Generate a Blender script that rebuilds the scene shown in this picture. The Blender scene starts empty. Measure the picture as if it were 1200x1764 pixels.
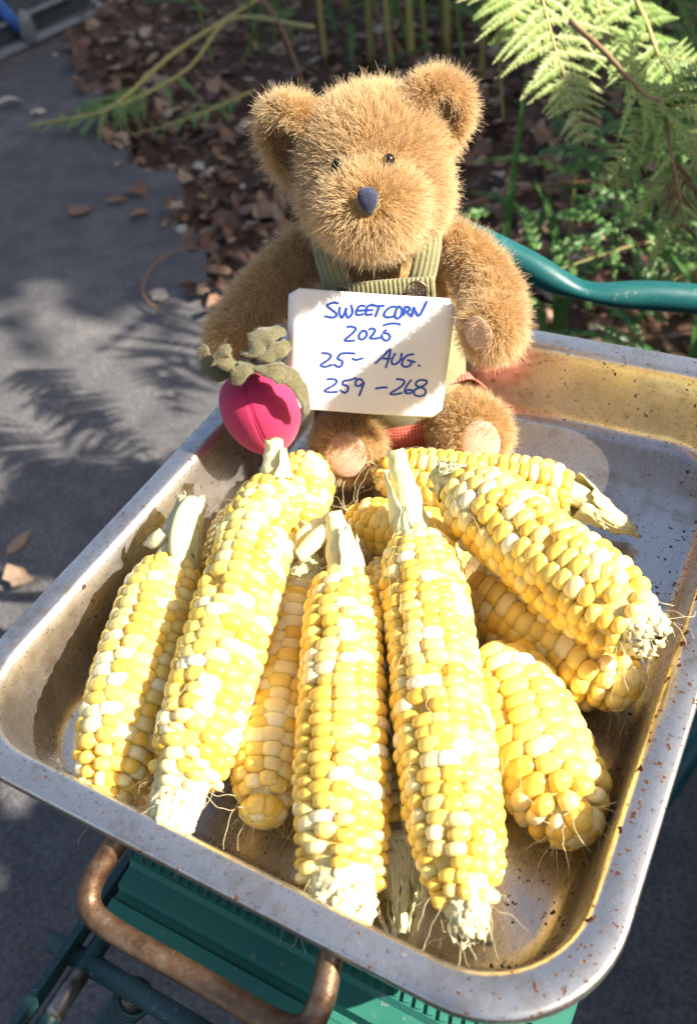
import bpy, math, random
import numpy as np
from mathutils import Vector, Matrix, Quaternion

random.seed(7)
rng = np.random.default_rng(7)
sc = bpy.context.scene
col = sc.collection
R = math.radians

# ------------------------------------------------------------------ camera
RIM = 0.55                      # height of the tray rim
cam_d = bpy.data.cameras.new('camera')
cam = bpy.data.objects.new('camera', cam_d)
col.objects.link(cam)
cam_d.sensor_fit = 'VERTICAL'
cam_d.sensor_height = 24.0
cam_d.lens = 24.0 * 1544.5 / 1764.0
CAMPOS = Vector((0.1554, -0.2682, RIM + 0.32))
cx = Vector((0.87642946, 0.46637719, -0.11984869))
cy = Vector((-0.25376202, 0.65886135, 0.70817128))
cz = Vector((0.4092386, -0.59024913, 0.69579432))
m = Matrix((cx, cy, cz)).transposed().to_4x4()
m.translation = CAMPOS
cam.matrix_world = m
cam_d.clip_start = 0.01
cam_d.clip_end = 200
cam_d.dof.use_dof = True
cam_d.dof.focus_distance = 0.42
cam_d.dof.aperture_fstop = 7.0
sc.camera = cam

# ------------------------------------------------------------------ light
SUN_EL, SUN_AZ = R(35), R(-12)
sdir = Vector((math.cos(SUN_EL) * math.cos(SUN_AZ), -math.cos(SUN_EL) * math.sin(SUN_AZ), math.sin(SUN_EL)))
w = bpy.data.worlds.new('World')
sc.world = w
w.use_nodes = True
nt = w.node_tree
sky = nt.nodes.new('ShaderNodeTexSky')
sky.sky_type = 'NISHITA'
sky.sun_disc = False
sky.dust_density = 3.0
sky.ozone_density = 0.5
sky.air_density = 0.8
sky.sun_elevation = SUN_EL
sky.sun_rotation = math.atan2(sdir.x, sdir.y)
nt.links.new(sky.outputs[0], nt.nodes['Background'].inputs[0])
nt.nodes['Background'].inputs[1].default_value = 0.085
sl = bpy.data.lights.new('sun', 'SUN')
sl.energy = 5.0
sl.angle = R(0.53)
sl.color = (1.0, 0.93, 0.82)
so = bpy.data.objects.new('sun', sl)
col.objects.link(so)
so.rotation_euler = (-sdir).to_track_quat('-Z', 'Y').to_euler()

sc.view_settings.view_transform = 'Standard'
sc.view_settings.look = 'None'
sc.view_settings.exposure = 1.6
sc.view_settings.gamma = 1.0
sc.cycles.use_denoising = True
sc.cycles.max_bounces = 8
sc.cycles.diffuse_bounces = 4
sc.cycles.glossy_bounces = 4
sc.cycles.transmission_bounces = 4
sc.cycles.transparent_max_bounces = 6
sc.cycles.caustics_reflective = True
sc.cycles.sample_clamp_indirect = 4.0


# ------------------------------------------------------------------ material helpers
class NB:
    """small node-building helper"""
    def __init__(self, name):
        self.m = bpy.data.materials.new(name)
        self.m.use_nodes = True
        self.t = self.m.node_tree
        self.b = self.t.nodes['Principled BSDF']
        self.out = self.t.nodes['Material Output']

    def n(self, typ, **kw):
        nd = self.t.nodes.new(typ)
        for k, v in kw.items():
            if k.startswith('i_'):
                key = k[2:]
                key = int(key) if key.isdigit() else key.replace('_', ' ')
                nd.inputs[key].default_value = v
            else:
                setattr(nd, k, v)
        return nd

    def l(self, a, b):
        self.t.links.new(a, b)

    def coord(self, kind='Object', scale=(1, 1, 1)):
        tc = self.n('ShaderNodeTexCoord')
        mp = self.n('ShaderNodeMapping')
        mp.inputs['Scale'].default_value = scale
        self.l(tc.outputs[kind], mp.inputs[0])
        return mp.outputs[0]

    def noise(self, vec, scale, detail=4, rough=0.55, dist=0.0):
        nd = self.n('ShaderNodeTexNoise')
        nd.inputs['Scale'].default_value = scale
        nd.inputs['Detail'].default_value = detail
        nd.inputs['Roughness'].default_value = rough
        nd.inputs['Distortion'].default_value = dist
        self.l(vec, nd.inputs['Vector'])
        return nd.outputs['Fac']

    def ramp(self, fac, stops, interp='LINEAR'):
        nd = self.n('ShaderNodeValToRGB')
        cr = nd.color_ramp
        cr.interpolation = interp
        while len(cr.elements) < len(stops):
            cr.elements.new(0.5)
        for e, (p, c) in zip(cr.elements, stops):
            e.position = p
            e.color = (c, c, c, 1) if isinstance(c, (int, float)) else (*c, 1)
        self.l(fac, nd.inputs[0])
        return nd.outputs[0]

    def mix(self, fac, a, b, mode='MIX'):
        nd = self.n('ShaderNodeMixRGB', blend_type=mode)
        for i, v in enumerate((fac, a, b)):
            if hasattr(v, 'links') or hasattr(v, 'is_linked'):
                self.l(v, nd.inputs[i])
            elif isinstance(v, (int, float)):
                nd.inputs[i].default_value = v if i == 0 else (v, v, v, 1)
            else:
                nd.inputs[i].default_value = (*v, 1)
        return nd.outputs[0]

    def math(self, op, a, b=0.0):
        nd = self.n('ShaderNodeMath', operation=op)
        for i, v in enumerate((a, b)):
            if isinstance(v, (int, float)):
                nd.inputs[i].default_value = v
            else:
                self.l(v, nd.inputs[i])
        return nd.outputs[0]

    def bump(self, h, strength, dist):
        nd = self.n('ShaderNodeBump')
        nd.inputs['Strength'].default_value = strength
        nd.inputs['Distance'].default_value = dist
        self.l(h, nd.inputs['Height'])
        self.l(nd.outputs[0], self.b.inputs['Normal'])
        return nd

    def set(self, **kw):
        for k, v in kw.items():
            key = k.replace('_', ' ')
            if hasattr(v, 'is_linked'):
                self.l(v, self.b.inputs[key])
            else:
                if isinstance(v, tuple) and len(v) == 3 and key in ('Base Color', 'Sheen Tint', 'Specular Tint'):
                    v = (*v, 1)
                self.b.inputs[key].default_value = v
        return self

    def translucent(self, colr, fac):
        """mix a translucent lobe (thin leaf, thin petal)"""
        tr = self.n('ShaderNodeBsdfTranslucent')
        if hasattr(colr, 'is_linked'):
            self.l(colr, tr.inputs[0])
        else:
            tr.inputs[0].default_value = (*colr, 1)
        mx = self.n('ShaderNodeMixShader')
        mx.inputs[0].default_value = fac
        self.l(self.b.outputs[0], mx.inputs[1])
        self.l(tr.outputs[0], mx.inputs[2])
        self.l(mx.outputs[0], self.out.inputs[0])


M = {}


def kernel_mat(name, attr):
    b = NB(name)
    if attr:
        at = b.n('ShaderNodeAttribute', attribute_name='Col')
        c = at.outputs['Color']
    else:
        c = b.n('ShaderNodeObjectInfo').outputs['Color']
    v = b.coord('Object')
    f = b.noise(v, 260 if attr else 1.2, 2)
    c2 = b.mix(b.ramp(f, [(0.3, 0.0), (0.75, 0.3)]), c, (0.84, 0.66, 0.2))
    b.set(Base_Color=c2, Roughness=0.27, Subsurface_Weight=0.45, Subsurface_Scale=0.004 if attr else 0.004,
          Specular_IOR_Level=0.45)
    b.b.inputs['Subsurface Radius'].default_value = (1.0, 0.7, 0.15)
    return b.m


M['kernel'] = kernel_mat('sweetcorn kernel', False)
M['kernels'] = kernel_mat('sweetcorn kernels joined', True)

b = NB('corn core')
v = b.coord('Object')
f = b.noise(v, 420, 5, 0.7)
at = b.n('ShaderNodeAttribute', attribute_name='Col')
pale = b.ramp(f, [(0.3, (0.68, 0.55, 0.24)), (0.65, (0.83, 0.75, 0.46))])
b.set(Base_Color=b.mix(at.outputs['Fac'], (0.74, 0.50, 0.10), pale), Roughness=0.6,
      Subsurface_Weight=0.2, Subsurface_Scale=0.003)
b.bump(f, 0.9, 0.0012)
M['core'] = b.m

b = NB('husk')
v = b.coord('Object', (1, 1, 0.06))
f = b.noise(v, 900, 3, 0.6)
v2 = b.coord('Object')
g = b.noise(v2, 60, 3)
c = b.mix(b.ramp(g, [(0.35, 0.0), (0.75, 1.0)]), (0.84, 0.78, 0.48), (0.70, 0.68, 0.33))
c = b.mix(b.ramp(f, [(0.35, 0.3), (0.6, 0.0)]), c, (0.60, 0.56, 0.30))
b.set(Base_Color=c, Roughness=0.5)
b.bump(f, 0.5, 0.0006)
b.translucent(c, 0.25)
M['husk'] = b.m

b = NB('silk')
b.set(Base_Color=(0.84, 0.77, 0.48), Roughness=0.4)
b.translucent((0.8, 0.7, 0.4), 0.3)
M['silk'] = b.m

# brushed, stained steel with rust specks
b = NB('tray steel')
v = b.coord('Object')
vs = b.coord('Object', (1, 0.04, 1))
scr = b.noise(vs, 1300, 2, 0.6)
cloud = b.noise(v, 22, 5, 0.65, 0.4)
fine = b.noise(v, 420, 3, 0.6)
speck = b.mix(0.45, b.noise(v, 210, 2, 0.6), b.noise(v, 520, 1, 0.5))
sep = b.n('ShaderNodeSeparateXYZ')
b.l(v, sep.inputs[0])
right = b.ramp(b.math('ADD', b.math('MULTIPLY', sep.outputs[0], 3.3), 0.5), [(0.80, 0.0), (0.96, 1.0)])
patch = b.noise(v, 45, 2, 0.5)
thr = b.math('SUBTRACT', 0.675, b.math('ADD', b.math('MULTIPLY', right, 0.055), b.math('MULTIPLY', patch, 0.07)))
rust = b.ramp(b.math('SUBTRACT', speck, thr), [(0.0, 0.0), (0.018, 1.0)])
stain = b.ramp(b.mix(0.4, cloud, b.noise(v, 110, 4, 0.7)), [(0.5, 0.0), (0.68, 1.0)])
base = b.mix(stain, (0.63, 0.605, 0.57), (0.40, 0.32, 0.23))
base = b.mix(b.ramp(fine, [(0.60, 0.0), (0.68, 0.65)]), base, (0.20, 0.16, 0.12))
base = b.mix(rust, base, b.mix(fine, (0.035, 0.008, 0.002), (0.10, 0.026, 0.006)))
rough = b.mix(rust, b.ramp(b.math('ADD', b.math('MULTIPLY', cloud, 0.6), b.math('MULTIPLY', scr, 0.4)), [(0.25, 0.19), (0.75, 0.38)]), 0.85)
b.set(Base_Color=base, Metallic=b.math('SUBTRACT', 1.0, b.math('MULTIPLY', rust, 0.95)), Roughness=rough)
hgt = b.math('ADD', b.math('MULTIPLY', cloud, 1.0), b.math('ADD', b.math('MULTIPLY', scr, 0.10), b.math('MULTIPLY', rust, 0.12)))
b.bump(hgt, 0.25, 0.0012)
gl = b.n('ShaderNodeBsdfAnisotropic')
gl.inputs['Roughness'].default_value = 0.62
b.l(base, gl.inputs['Color'])
mx = b.n('ShaderNodeMixShader')
b.l(b.math('MULTIPLY', b.math('SUBTRACT', 1.0, rust), 0.20), mx.inputs[0])
b.l(b.b.outputs[0], mx.inputs[1])
b.l(gl.outputs[0], mx.inputs[2])
b.l(mx.outputs[0], b.out.inputs[0])
M['steel'] = b.m

b = NB('rusty handle')
v = b.coord('Object')
f = b.noise(v, 90, 5, 0.7)
g = b.noise(v, 600, 3, 0.6)
b.set(Base_Color=b.ramp(f, [(0.3, (0.09, 0.038, 0.018)), (0.55, (0.21, 0.125, 0.07)), (0.75, (0.30, 0.22, 0.15))]),
      Metallic=0.75, Roughness=b.ramp(g, [(0.3, 0.3), (0.7, 0.6)]))
b.bump(g, 0.4, 0.0005)
M['handle'] = b.m


def paint(name, c1, c2, rough=0.35):
    b = NB(name)
    v = b.coord('Object')
    f = b.noise(v, 30, 4, 0.6)
    g = b.noise(v, 260, 4, 0.65)
    chip = b.ramp(g, [(0.635, 0.0), (0.67, 0.85)])
    c = b.mix(f, c1, c2)
    c = b.mix(chip, c, (0.17, 0.20, 0.18))
    b.set(Base_Color=c, Roughness=b.ramp(f, [(0.3, rough), (0.7, rough + 0.2)]))
    b.bump(g, 0.2, 0.0005)
    return b.m


M['teal'] = paint('teal enamel', (0.005, 0.065, 0.068), (0.010, 0.105, 0.10), 0.26)
M['green_panel'] = paint('green platform paint', (0.016, 0.13, 0.09), (0.024, 0.17, 0.12), 0.5)
M['dark_tube'] = paint('dark green tube paint', (0.012, 0.045, 0.045), (0.02, 0.07, 0.065), 0.4)
b = NB('worn zinc')
v = b.coord('Object')
f = b.noise(v, 150, 4, 0.6)
b.set(Base_Color=b.ramp(f, [(0.3, (0.12, 0.09, 0.07)), (0.65, (0.34, 0.31, 0.27))]), Metallic=0.8, Roughness=0.45)
M['zinc'] = b.m


def fur_mat(name, ca, cb):
    b = NB(name)
    hi = b.n('ShaderNodeHairInfo')
    c = b.mix(hi.outputs['Random'], ca, cb)
    c = b.mix(b.ramp(hi.outputs['Intercept'], [(0.40, 0.0), (1.0, 0.7)]), c, (0.88, 0.71, 0.46))
    b.set(Base_Color=c, Roughness=0.42, Specular_IOR_Level=0.45)
    b.translucent(c, 0.3)
    return b.m


M['fur'] = fur_mat('golden plush fur', (0.48, 0.295, 0.10), (0.70, 0.475, 0.205))
b = NB('felt fuzz')
b.set(Base_Color=(0.24, 0.21, 0.10), Roughness=0.8)
M['fuzz'] = b.m
M['fur_dark'] = fur_mat('inner ear fur', (0.26, 0.11, 0.04), (0.36, 0.17, 0.07))
b = NB('plush backing')
b.set(Base_Color=(0.38, 0.225, 0.085), Roughness=0.9)
M['plush'] = b.m


def fabric(name, c1, c2, scale=1500, bumpd=0.0004, sheen=0.2):
    b = NB(name)
    v = b.coord('Object')
    f = b.noise(v, scale, 3, 0.7)
    g = b.noise(v, 70, 3)
    c = b.mix(b.ramp(f, [(0.35, 0.0), (0.65, 1.0)]), c1, c2)
    c = b.mix(b.ramp(g, [(0.3, 0.18), (0.7, 0.0)]), c, tuple(x * 0.7 for x in c1))
    b.set(Base_Color=c, Roughness=0.85, Sheen_Weight=sheen)
    b.bump(f, 0.6, bumpd)
    return b


M['suede'] = fabric('tan suede', (0.42, 0.25, 0.165), (0.56, 0.37, 0.26), 900, 0.0006).m
M['cord'] = fabric('olive corduroy', (0.17, 0.155, 0.065), (0.28, 0.255, 0.125), 1400, 0.0004).m
M['felt'] = fabric('olive felt', (0.075, 0.064, 0.022), (0.18, 0.152, 0.064), 2000, 0.0006, 0.4).m
M['navy'] = fabric('navy embroidery', (0.010, 0.012, 0.032), (0.045, 0.05, 0.11), 1600, 0.0005).m
M['thread'] = fabric('orange thread', (0.34, 0.10, 0.03), (0.44, 0.16, 0.05)).m

b = NB('pink woven cotton')
v = b.coord('Object')
wv1 = b.n('ShaderNodeTexWave', bands_direction='X', i_Scale=900.0)
wv2 = b.n('ShaderNodeTexWave', bands_direction='Z', i_Scale=900.0)
b.l(v, wv1.inputs[0])
b.l(v, wv2.inputs[0])
h = b.math('MULTIPLY', wv1.outputs['Fac'], wv2.outputs['Fac'])
f = b.noise(v, 1200, 2)
c = b.mix(h, (0.42, 0.005, 0.06), (0.56, 0.015, 0.10))
c = b.mix(b.ramp(f, [(0.55, 0.0), (0.8, 0.35)]), c, (0.80, 0.08, 0.22))
b.set(Base_Color=c, Roughness=0.75, Sheen_Weight=0.15)
b.bump(h, 0.35, 0.0004)
M['pink'] = b.m

b = NB('red gingham')
v = b.coord('Object')
br = b.n('ShaderNodeTexChecker', i_Scale=420.0)
sx = b.n('ShaderNodeTexWave', bands_direction='X', i_Scale=150.0)
sz = b.n('ShaderNodeTexWave', bands_direction='Z', i_Scale=150.0)
b.l(v, sx.inputs[0])
b.l(v, sz.inputs[0])
ln = b.math('MAXIMUM', b.ramp(sx.outputs['Fac'], [(0.75, 0.0), (0.9, 1.0)]), b.ramp(sz.outputs['Fac'], [(0.75, 0.0), (0.9, 1.0)]))
b.set(Base_Color=b.mix(b.math('MULTIPLY', ln, 0.55), (0.50, 0.045, 0.03), (0.72, 0.38, 0.26)), Roughness=0.85)
M['gingham'] = b.m

b = NB('white card')
v = b.coord('Object')
f = b.noise(v, 40, 4)
b.set(Base_Color=b.ramp(f, [(0.3, (0.74, 0.73, 0.73)), (0.7, (0.80, 0.79, 0.78))]), Roughness=0.55)
b.bump(f, 0.08, 0.001)
M['card'] = b.m
b = NB('blue marker ink')
v = b.coord('Object')
f = b.noise(v, 700, 2)
b.set(Base_Color=b.mix(f, (0.004, 0.03, 0.32), (0.015, 0.10, 0.50)), Roughness=0.5)
M['ink'] = b.m
b = NB('bronze button')
v = b.coord('Object')
f = b.noise(v, 900, 2)
b.set(Base_Color=b.ramp(f, [(0.3, (0.05, 0.035, 0.025)), (0.7, (0.22, 0.17, 0.12))]), Metallic=0.7, Roughness=0.42)
M['bronze'] = b.m
b = NB('black bead')
b.set(Base_Color=(0.006, 0.004, 0.004), Roughness=0.3, Specular_IOR_Level=0.25)
M['bead'] = b.m

# slate-grey asphalt path
b = NB('asphalt path')
v = b.coord('Object')
big = b.noise(v, 2.2, 5, 0.6)
mid = b.noise(v, 14, 5, 0.65)
grit = b.noise(v, 170, 4, 0.75)
st = b.noise(v, 480, 1, 0.5)
c = b.mix(b.ramp(big, [(0.3, 0.0), (0.7, 1.0)]), (0.112, 0.107, 0.108), (0.225, 0.21, 0.198))
c = b.mix(b.ramp(mid, [(0.38, 0.6), (0.58, 0.0)]), c, (0.07, 0.068, 0.072))
c = b.mix(b.ramp(mid, [(0.62, 0.0), (0.75, 0.4)]), c, (0.17, 0.155, 0.12))
c = b.mix(b.ramp(grit, [(0.38, 0.7), (0.62, 0.0)]), c, (0.03, 0.03, 0.036))
c = b.mix(b.ramp(st, [(0.66, 0.0), (0.74, 0.55)]), c, (0.32, 0.30, 0.28))
b.set(Base_Color=c, Roughness=0.85)
b.bump(b.math('ADD', b.math('MULTIPLY', grit, 0.8), mid), 0.9, 0.006)
M['asphalt'] = b.m

b = NB('leaf mould soil')
v = b.coord('Object')
f = b.noise(v, 9, 6, 0.7)
g = b.noise(v, 60, 5, 0.7)
c = b.mix(f, (0.06, 0.032, 0.018), (0.15, 0.08, 0.045))
c = b.mix(b.ramp(g, [(0.55, 0.0), (0.72, 0.7)]), c, (0.28, 0.155, 0.09))
b.set(Base_Color=c, Roughness=0.95)
b.bump(g, 1.0, 0.02)
M['soil'] = b.m


def leaf_mat(name, stops, trans=0.25, rough=0.6):
    b = NB(name)
    at = b.n('ShaderNodeAttribute', attribute_name='Col')
    c = b.ramp(at.outputs['Fac'], stops)
    v = b.coord('Object')
    f = b.noise(v, 120, 3, 0.6)
    c = b.mix(b.ramp(f, [(0.35, 0.3), (0.65, 0.0)]), c, tuple(x * 0.5 for x in stops[0][1]))
    b.set(Base_Color=c, Roughness=rough)
    b.translucent(c, trans)
    return b.m


M['dead_leaf'] = leaf_mat('dead leaf', [(0.0, (0.075, 0.036, 0.022)), (0.4, (0.19, 0.098, 0.058)), (0.7, (0.33, 0.20, 0.115)), (0.9, (0.47, 0.35, 0.23)), (1.0, (0.58, 0.49, 0.39))], 0.12, 0.6)
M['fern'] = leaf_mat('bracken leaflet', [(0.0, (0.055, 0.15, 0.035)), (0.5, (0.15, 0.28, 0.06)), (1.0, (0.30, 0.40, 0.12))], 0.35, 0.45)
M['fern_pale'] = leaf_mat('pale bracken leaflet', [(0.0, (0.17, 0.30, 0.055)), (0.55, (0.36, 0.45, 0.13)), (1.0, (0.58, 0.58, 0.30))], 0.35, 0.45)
M['fern_dead'] = leaf_mat('withered bracken leaflet', [(0.0, (0.12, 0.05, 0.025)), (1.0, (0.30, 0.15, 0.075))], 0.2, 0.7)
M['grass'] = leaf_mat('grass blade', [(0.0, (0.04, 0.12, 0.03)), (1.0, (0.11, 0.24, 0.06))], 0.35, 0.4)
M['stem_g'] = leaf_mat('green stem', [(0.0, (0.20, 0.20, 0.05)), (1.0, (0.44, 0.38, 0.12))], 0.0, 0.5)
M['stem_b'] = leaf_mat('brown stem', [(0.0, (0.14, 0.06, 0.025)), (1.0, (0.32, 0.19, 0.09))], 0.0, 0.6)
b = NB('bark')
v = b.coord('Object', (1, 1, 0.25))
f = b.noise(v, 30, 6, 0.7)
b.set(Base_Color=b.ramp(f, [(0.3, (0.05, 0.035, 0.025)), (0.7, (0.17, 0.13, 0.10))]), Roughness=0.9)
b.bump(f, 1.0, 0.02)
M['bark'] = b.m
b = NB('clouded plastic')
v = b.coord('Object')
f = b.noise(v, 12, 4)
b.set(Base_Color=b.ramp(f, [(0.3, (0.06, 0.085, 0.10)), (0.7, (0.16, 0.20, 0.22))]), Roughness=0.25, Transmission_Weight=0.45)
M['plastic'] = b.m
b = NB('grey plastic rim')
b.set(Base_Color=(0.12, 0.13, 0.15), Roughness=0.25)
M['plastic_rim'] = b.m
b = NB('blue strap')
v = b.coord('Object')
f = b.noise(v, 40, 3)
b.set(Base_Color=b.mix(f, (0.03, 0.10, 0.36), (0.05, 0.16, 0.48)), Roughness=0.5)
M['blue'] = b.m


# ------------------------------------------------------------------ mesh helpers
def mesh(name, V, F, mat, smooth=True, colv=None):
    me = bpy.data.meshes.new(name)
    me.from_pydata([tuple(map(float, p)) for p in V], [], [tuple(map(int, f)) for f in F])
    if smooth:
        me.polygons.foreach_set('use_smooth', [True] * len(me.polygons))
    if colv is not None:
        a = me.attributes.new('Col', 'FLOAT_COLOR', 'POINT')
        colv = np.asarray(colv, float)
        if colv.ndim == 1:
            colv = np.stack([colv] * 3 + [np.ones_like(colv)], 1)
        elif colv.shape[1] == 3:
            colv = np.hstack([colv, np.ones((len(colv), 1))])
        a.data.foreach_set('color', colv.ravel())
    if mat is not None:
        me.materials.append(mat)
    me.update()
    return me


def obj(name, me, parent=None, mw=None):
    o = bpy.data.objects.new(name, me)
    col.objects.link(o)
    if parent is not None:
        o.parent = parent
    if mw is not None:
        o.matrix_local = mw
    return o


def mobj(name, VF, mat, parent=None, smooth=True, colv=None, mw=None):
    return obj(name, mesh(name, VF[0], VF[1], mat, smooth, colv), parent, mw)


def thing(name, label, cat, mw=None, group=None):
    o = bpy.data.objects.new(name, None)
    o.empty_display_size = 0.02
    col.objects.link(o)
    if mw is not None:
        o.matrix_world = mw
    return tag(o, label, cat, group)


def tag(o, label=None, cat=None, group=None, kind=None):
    if label:
        o['label'] = label
    if cat:
        o['category'] = cat
    if group:
        o['group'] = group
    if kind:
        o['kind'] = kind
    return o


def join(parts):
    V, F, n = [], [], 0
    for v, f in parts:
        v = np.asarray(v, float)
        V.append(v)
        F += [tuple(i + n for i in q) for q in f]
        n += len(v)
    return (np.vstack(V) if V else np.zeros((0, 3))), F


def spline(pts, n):
    """Catmull-Rom through pts, n samples"""
    P = np.asarray(pts, float)
    if len(P) == 2:
        t = np.linspace(0, 1, n)[:, None]
        return P[0] + (P[1] - P[0]) * t
    Q = np.vstack([2 * P[0] - P[1], P, 2 * P[-1] - P[-2]])
    ts = np.linspace(0, len(P) - 1, n)
    out = []
    for t in ts:
        i = min(int(t), len(P) - 2)
        u = t - i
        a, b_, c_, d = Q[i], Q[i + 1], Q[i + 2], Q[i + 3]
        out.append(0.5 * ((2 * b_) + (-a + c_) * u + (2 * a - 5 * b_ + 4 * c_ - d) * u * u + (-a + 3 * b_ - 3 * c_ + d) * u ** 3))
    return np.array(out)


def frames(P):
    P = np.asarray(P, float)
    T = np.gradient(P, axis=0)
    T /= np.linalg.norm(T, axis=1)[:, None] + 1e-12
    up = np.array([0, 0, 1.0]) if abs(T[0][2]) < 0.9 else np.array([1.0, 0, 0])
    N = np.zeros_like(P)
    n = up - T[0] * (up @ T[0])
    N[0] = n / np.linalg.norm(n)
    for i in range(1, len(P)):
        n = N[i - 1] - T[i] * (N[i - 1] @ T[i])
        N[i] = n / (np.linalg.norm(n) + 1e-12)
    return T, N, np.cross(T, N)


def tube(P, rad, seg=8, caps=True, flat=None):
    P = np.asarray(P, float)
    rad = np.broadcast_to(np.asarray(rad, float), (len(P),))
    T, N, B = frames(P)
    a = np.arange(seg) * 2 * math.pi / seg
    fl = np.ones(len(P)) if flat is None else np.broadcast_to(flat, (len(P),))
    V = (P[:, None] + rad[:, None, None] * (np.cos(a)[None, :, None] * N[:, None] * fl[:, None, None] + np.sin(a)[None, :, None] * B[:, None])).reshape(-1, 3)
    F = []
    for i in range(len(P) - 1):
        for k in range(seg):
            k2 = (k + 1) % seg
            F.append((i * seg + k, i * seg + k2, (i + 1) * seg + k2, (i + 1) * seg + k))
    if caps:
        F.append(tuple(range(seg))[::-1])
        F.append(tuple(range((len(P) - 1) * seg, len(P) * seg)))
    return V, F


def lathe(prof, seg=24, wob=None):
    """prof: list of (r, z) about +Z"""
    V, F = [], []
    for i, (r, z) in enumerate(prof):
        for k in range(seg):
            a = 2 * math.pi * k / seg
            rr = r * (wob(a, z) if wob else 1)
            V.append((rr * math.cos(a), rr * math.sin(a), z))
    n = len(prof)
    for i in range(n - 1):
        for k in range(seg):
            k2 = (k + 1) % seg
            F.append((i * seg + k, i * seg + k2, (i + 1) * seg + k2, (i + 1) * seg + k))
    F.append(tuple(range(seg))[::-1])
    F.append(tuple(range((n - 1) * seg, n * seg)))
    return np.array(V), F


def grid(fn, nu, nv):
    V = [fn(i / (nu - 1), j / (nv - 1)) for i in range(nu) for j in range(nv)]
    F = [(i * nv + j, i * nv + j + 1, (i + 1) * nv + j + 1, (i + 1) * nv + j) for i in range(nu - 1) for j in range(nv - 1)]
    return np.array(V, float), F


def sphere_dirs(nu=32, nv=18):
    V = [(0, 0, 1.0)]
    for j in range(1, nv):
        t = math.pi * j / nv
        for i in range(nu):
            p = 2 * math.pi * i / nu
            V.append((math.sin(t) * math.cos(p), math.sin(t) * math.sin(p), math.cos(t)))
    V.append((0, 0, -1.0))
    F = [(0, 1 + i, 1 + (i + 1) % nu) for i in range(nu)]
    for j in range(nv - 2):
        for i in range(nu):
            i2 = (i + 1) % nu
            a0, a1 = 1 + j * nu + i, 1 + j * nu + i2
            F.append((a0, a0 + nu, a1 + nu, a1))
    last = len(V) - 1
    o = 1 + (nv - 2) * nu
    F += [(o + i, last, o + (i + 1) % nu) for i in range(nu)]
    return np.array(V), F


def ellipsoid(c, r, nu=24, nv=14):
    D, F = sphere_dirs(nu, nv)
    return D * np.array(r) + np.array(c), F


def frame_mat(o, x, y, z):
    mm = Matrix((Vector(x), Vector(y), Vector(z))).transposed().to_4x4()
    mm.translation = Vector(o)
    return mm


def add_solid(o, t, offset=0):
    md = o.modifiers.new('thickness', 'SOLIDIFY')
    md.thickness = t
    md.offset = offset


# ------------------------------------------------------------------ the ground
edge = [(-3.2, 3.2), (-2.6, 2.5), (-2.09, 1.95), (-1.69, 1.60), (-1.45, 1.38), (-1.25, 1.30), (-1.09, 1.10), (-0.88, 0.94), (-0.6, 0.84), (-0.2, 0.80), (0.4, 0.72), (1.2, 0.65), (2.2, 0.63), (3.6, 0.62), (5.5, 0.61), (8, 0.6)]
ep = spline(edge, 110)
ep = ep[np.argsort(ep[:, 0])]
ep[:, 1] += 0.02 * np.sin(ep[:, 0] * 23) + 0.012 * np.sin(ep[:, 0] * 57 + 1)
V, F = [], []
for x, y in ep:
    V += [(x, y, 0.0), (x, y, -0.03), (x, -1.0, 0.0), (x * 1.4, -9.0, 0.0)]
for i in range(len(ep) - 1):
    a, c = i * 4, i * 4 + 4
    F += [(a, c, c + 1, a + 1), (a + 2, c + 2, c, a), (a + 3, c + 3, c + 2, a + 2)]
V += [(-14, 3.2, 0), (-14, -1, 0), (-14, -9, 0)]
k = len(V)
F += [(2, 0, k - 3, k - 2), (3, 2, k - 2, k - 1)]
mobj('path', (np.array(V), F), M['asphalt'], smooth=False)['kind'] = 'structure'


def hz(x, y):
    return -0.022 + 0.05 * max(0, y - 1.6) ** 1.3 * 0.35 + 0.012 * math.sin(x * 5 + y * 3) + 0.008 * math.sin(x * 11 - y * 7)


def gfn(u, v_):
    x, y = -22 + 44 * u, -18 + 40 * v_
    return (x, y, hz(x, y) if (y > 0.5 and y < 6) else -0.03)


xs = np.concatenate([np.linspace(-40, -4, 5), np.linspace(-3.6, 3.6, 50), np.linspace(4, 40, 5)])
ys = np.concatenate([np.linspace(-40, 0.4, 5), np.linspace(0.5, 6, 50), np.linspace(7, 40, 5)])
V = [(x, y, hz(x, min(y, 6)) if (y > 0.5) else -0.04) for x in xs for y in ys]
F = [(i * len(ys) + j, (i + 1) * len(ys) + j, (i + 1) * len(ys) + j + 1, i * len(ys) + j + 1) for i in range(len(xs) - 1) for j in range(len(ys) - 1)]
mobj('ground', (np.array(V), F), M['soil'])['kind'] = 'structure'


# ------------------------------------------------------------------ dead leaves
def leaf_shape(L, W, curl, fold, kind):
    """curled leaf lying along +Y, 3 rows across"""
    n = 6
    V, F = [], []
    for i in range(n):
        t = i / (n - 1)
        wd = W * (math.sin(math.pi * min(1, t * 1.02) ** 0.8) ** 0.8 if 0 < t < 1 else 0.02)
        if kind == 1:
            wd *= 0.75 + 0.45 * (i % 2)
        z = curl * (t - 0.5) ** 2 * L
        V += [(-wd, L * (t - 0.5), z + fold * wd), (0, L * (t - 0.5), z), (wd, L * (t - 0.5), z + fold * wd * 0.8)]
    for i in range(n - 1):
        a = i * 3
        F += [(a, a + 1, a + 4, a + 3), (a + 1, a + 2, a + 5, a + 4)]
    return np.array(V), F


def rot_xyz(V, rx, ry, rz):
    from mathutils import Euler
    return V @ np.array(Euler((rx, ry, rz)).to_matrix()).T


edge_x = ep[:, 0]
edge_y = ep[:, 1]


def edge_at(x):
    return float(np.interp(x, edge_x, edge_y))


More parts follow.
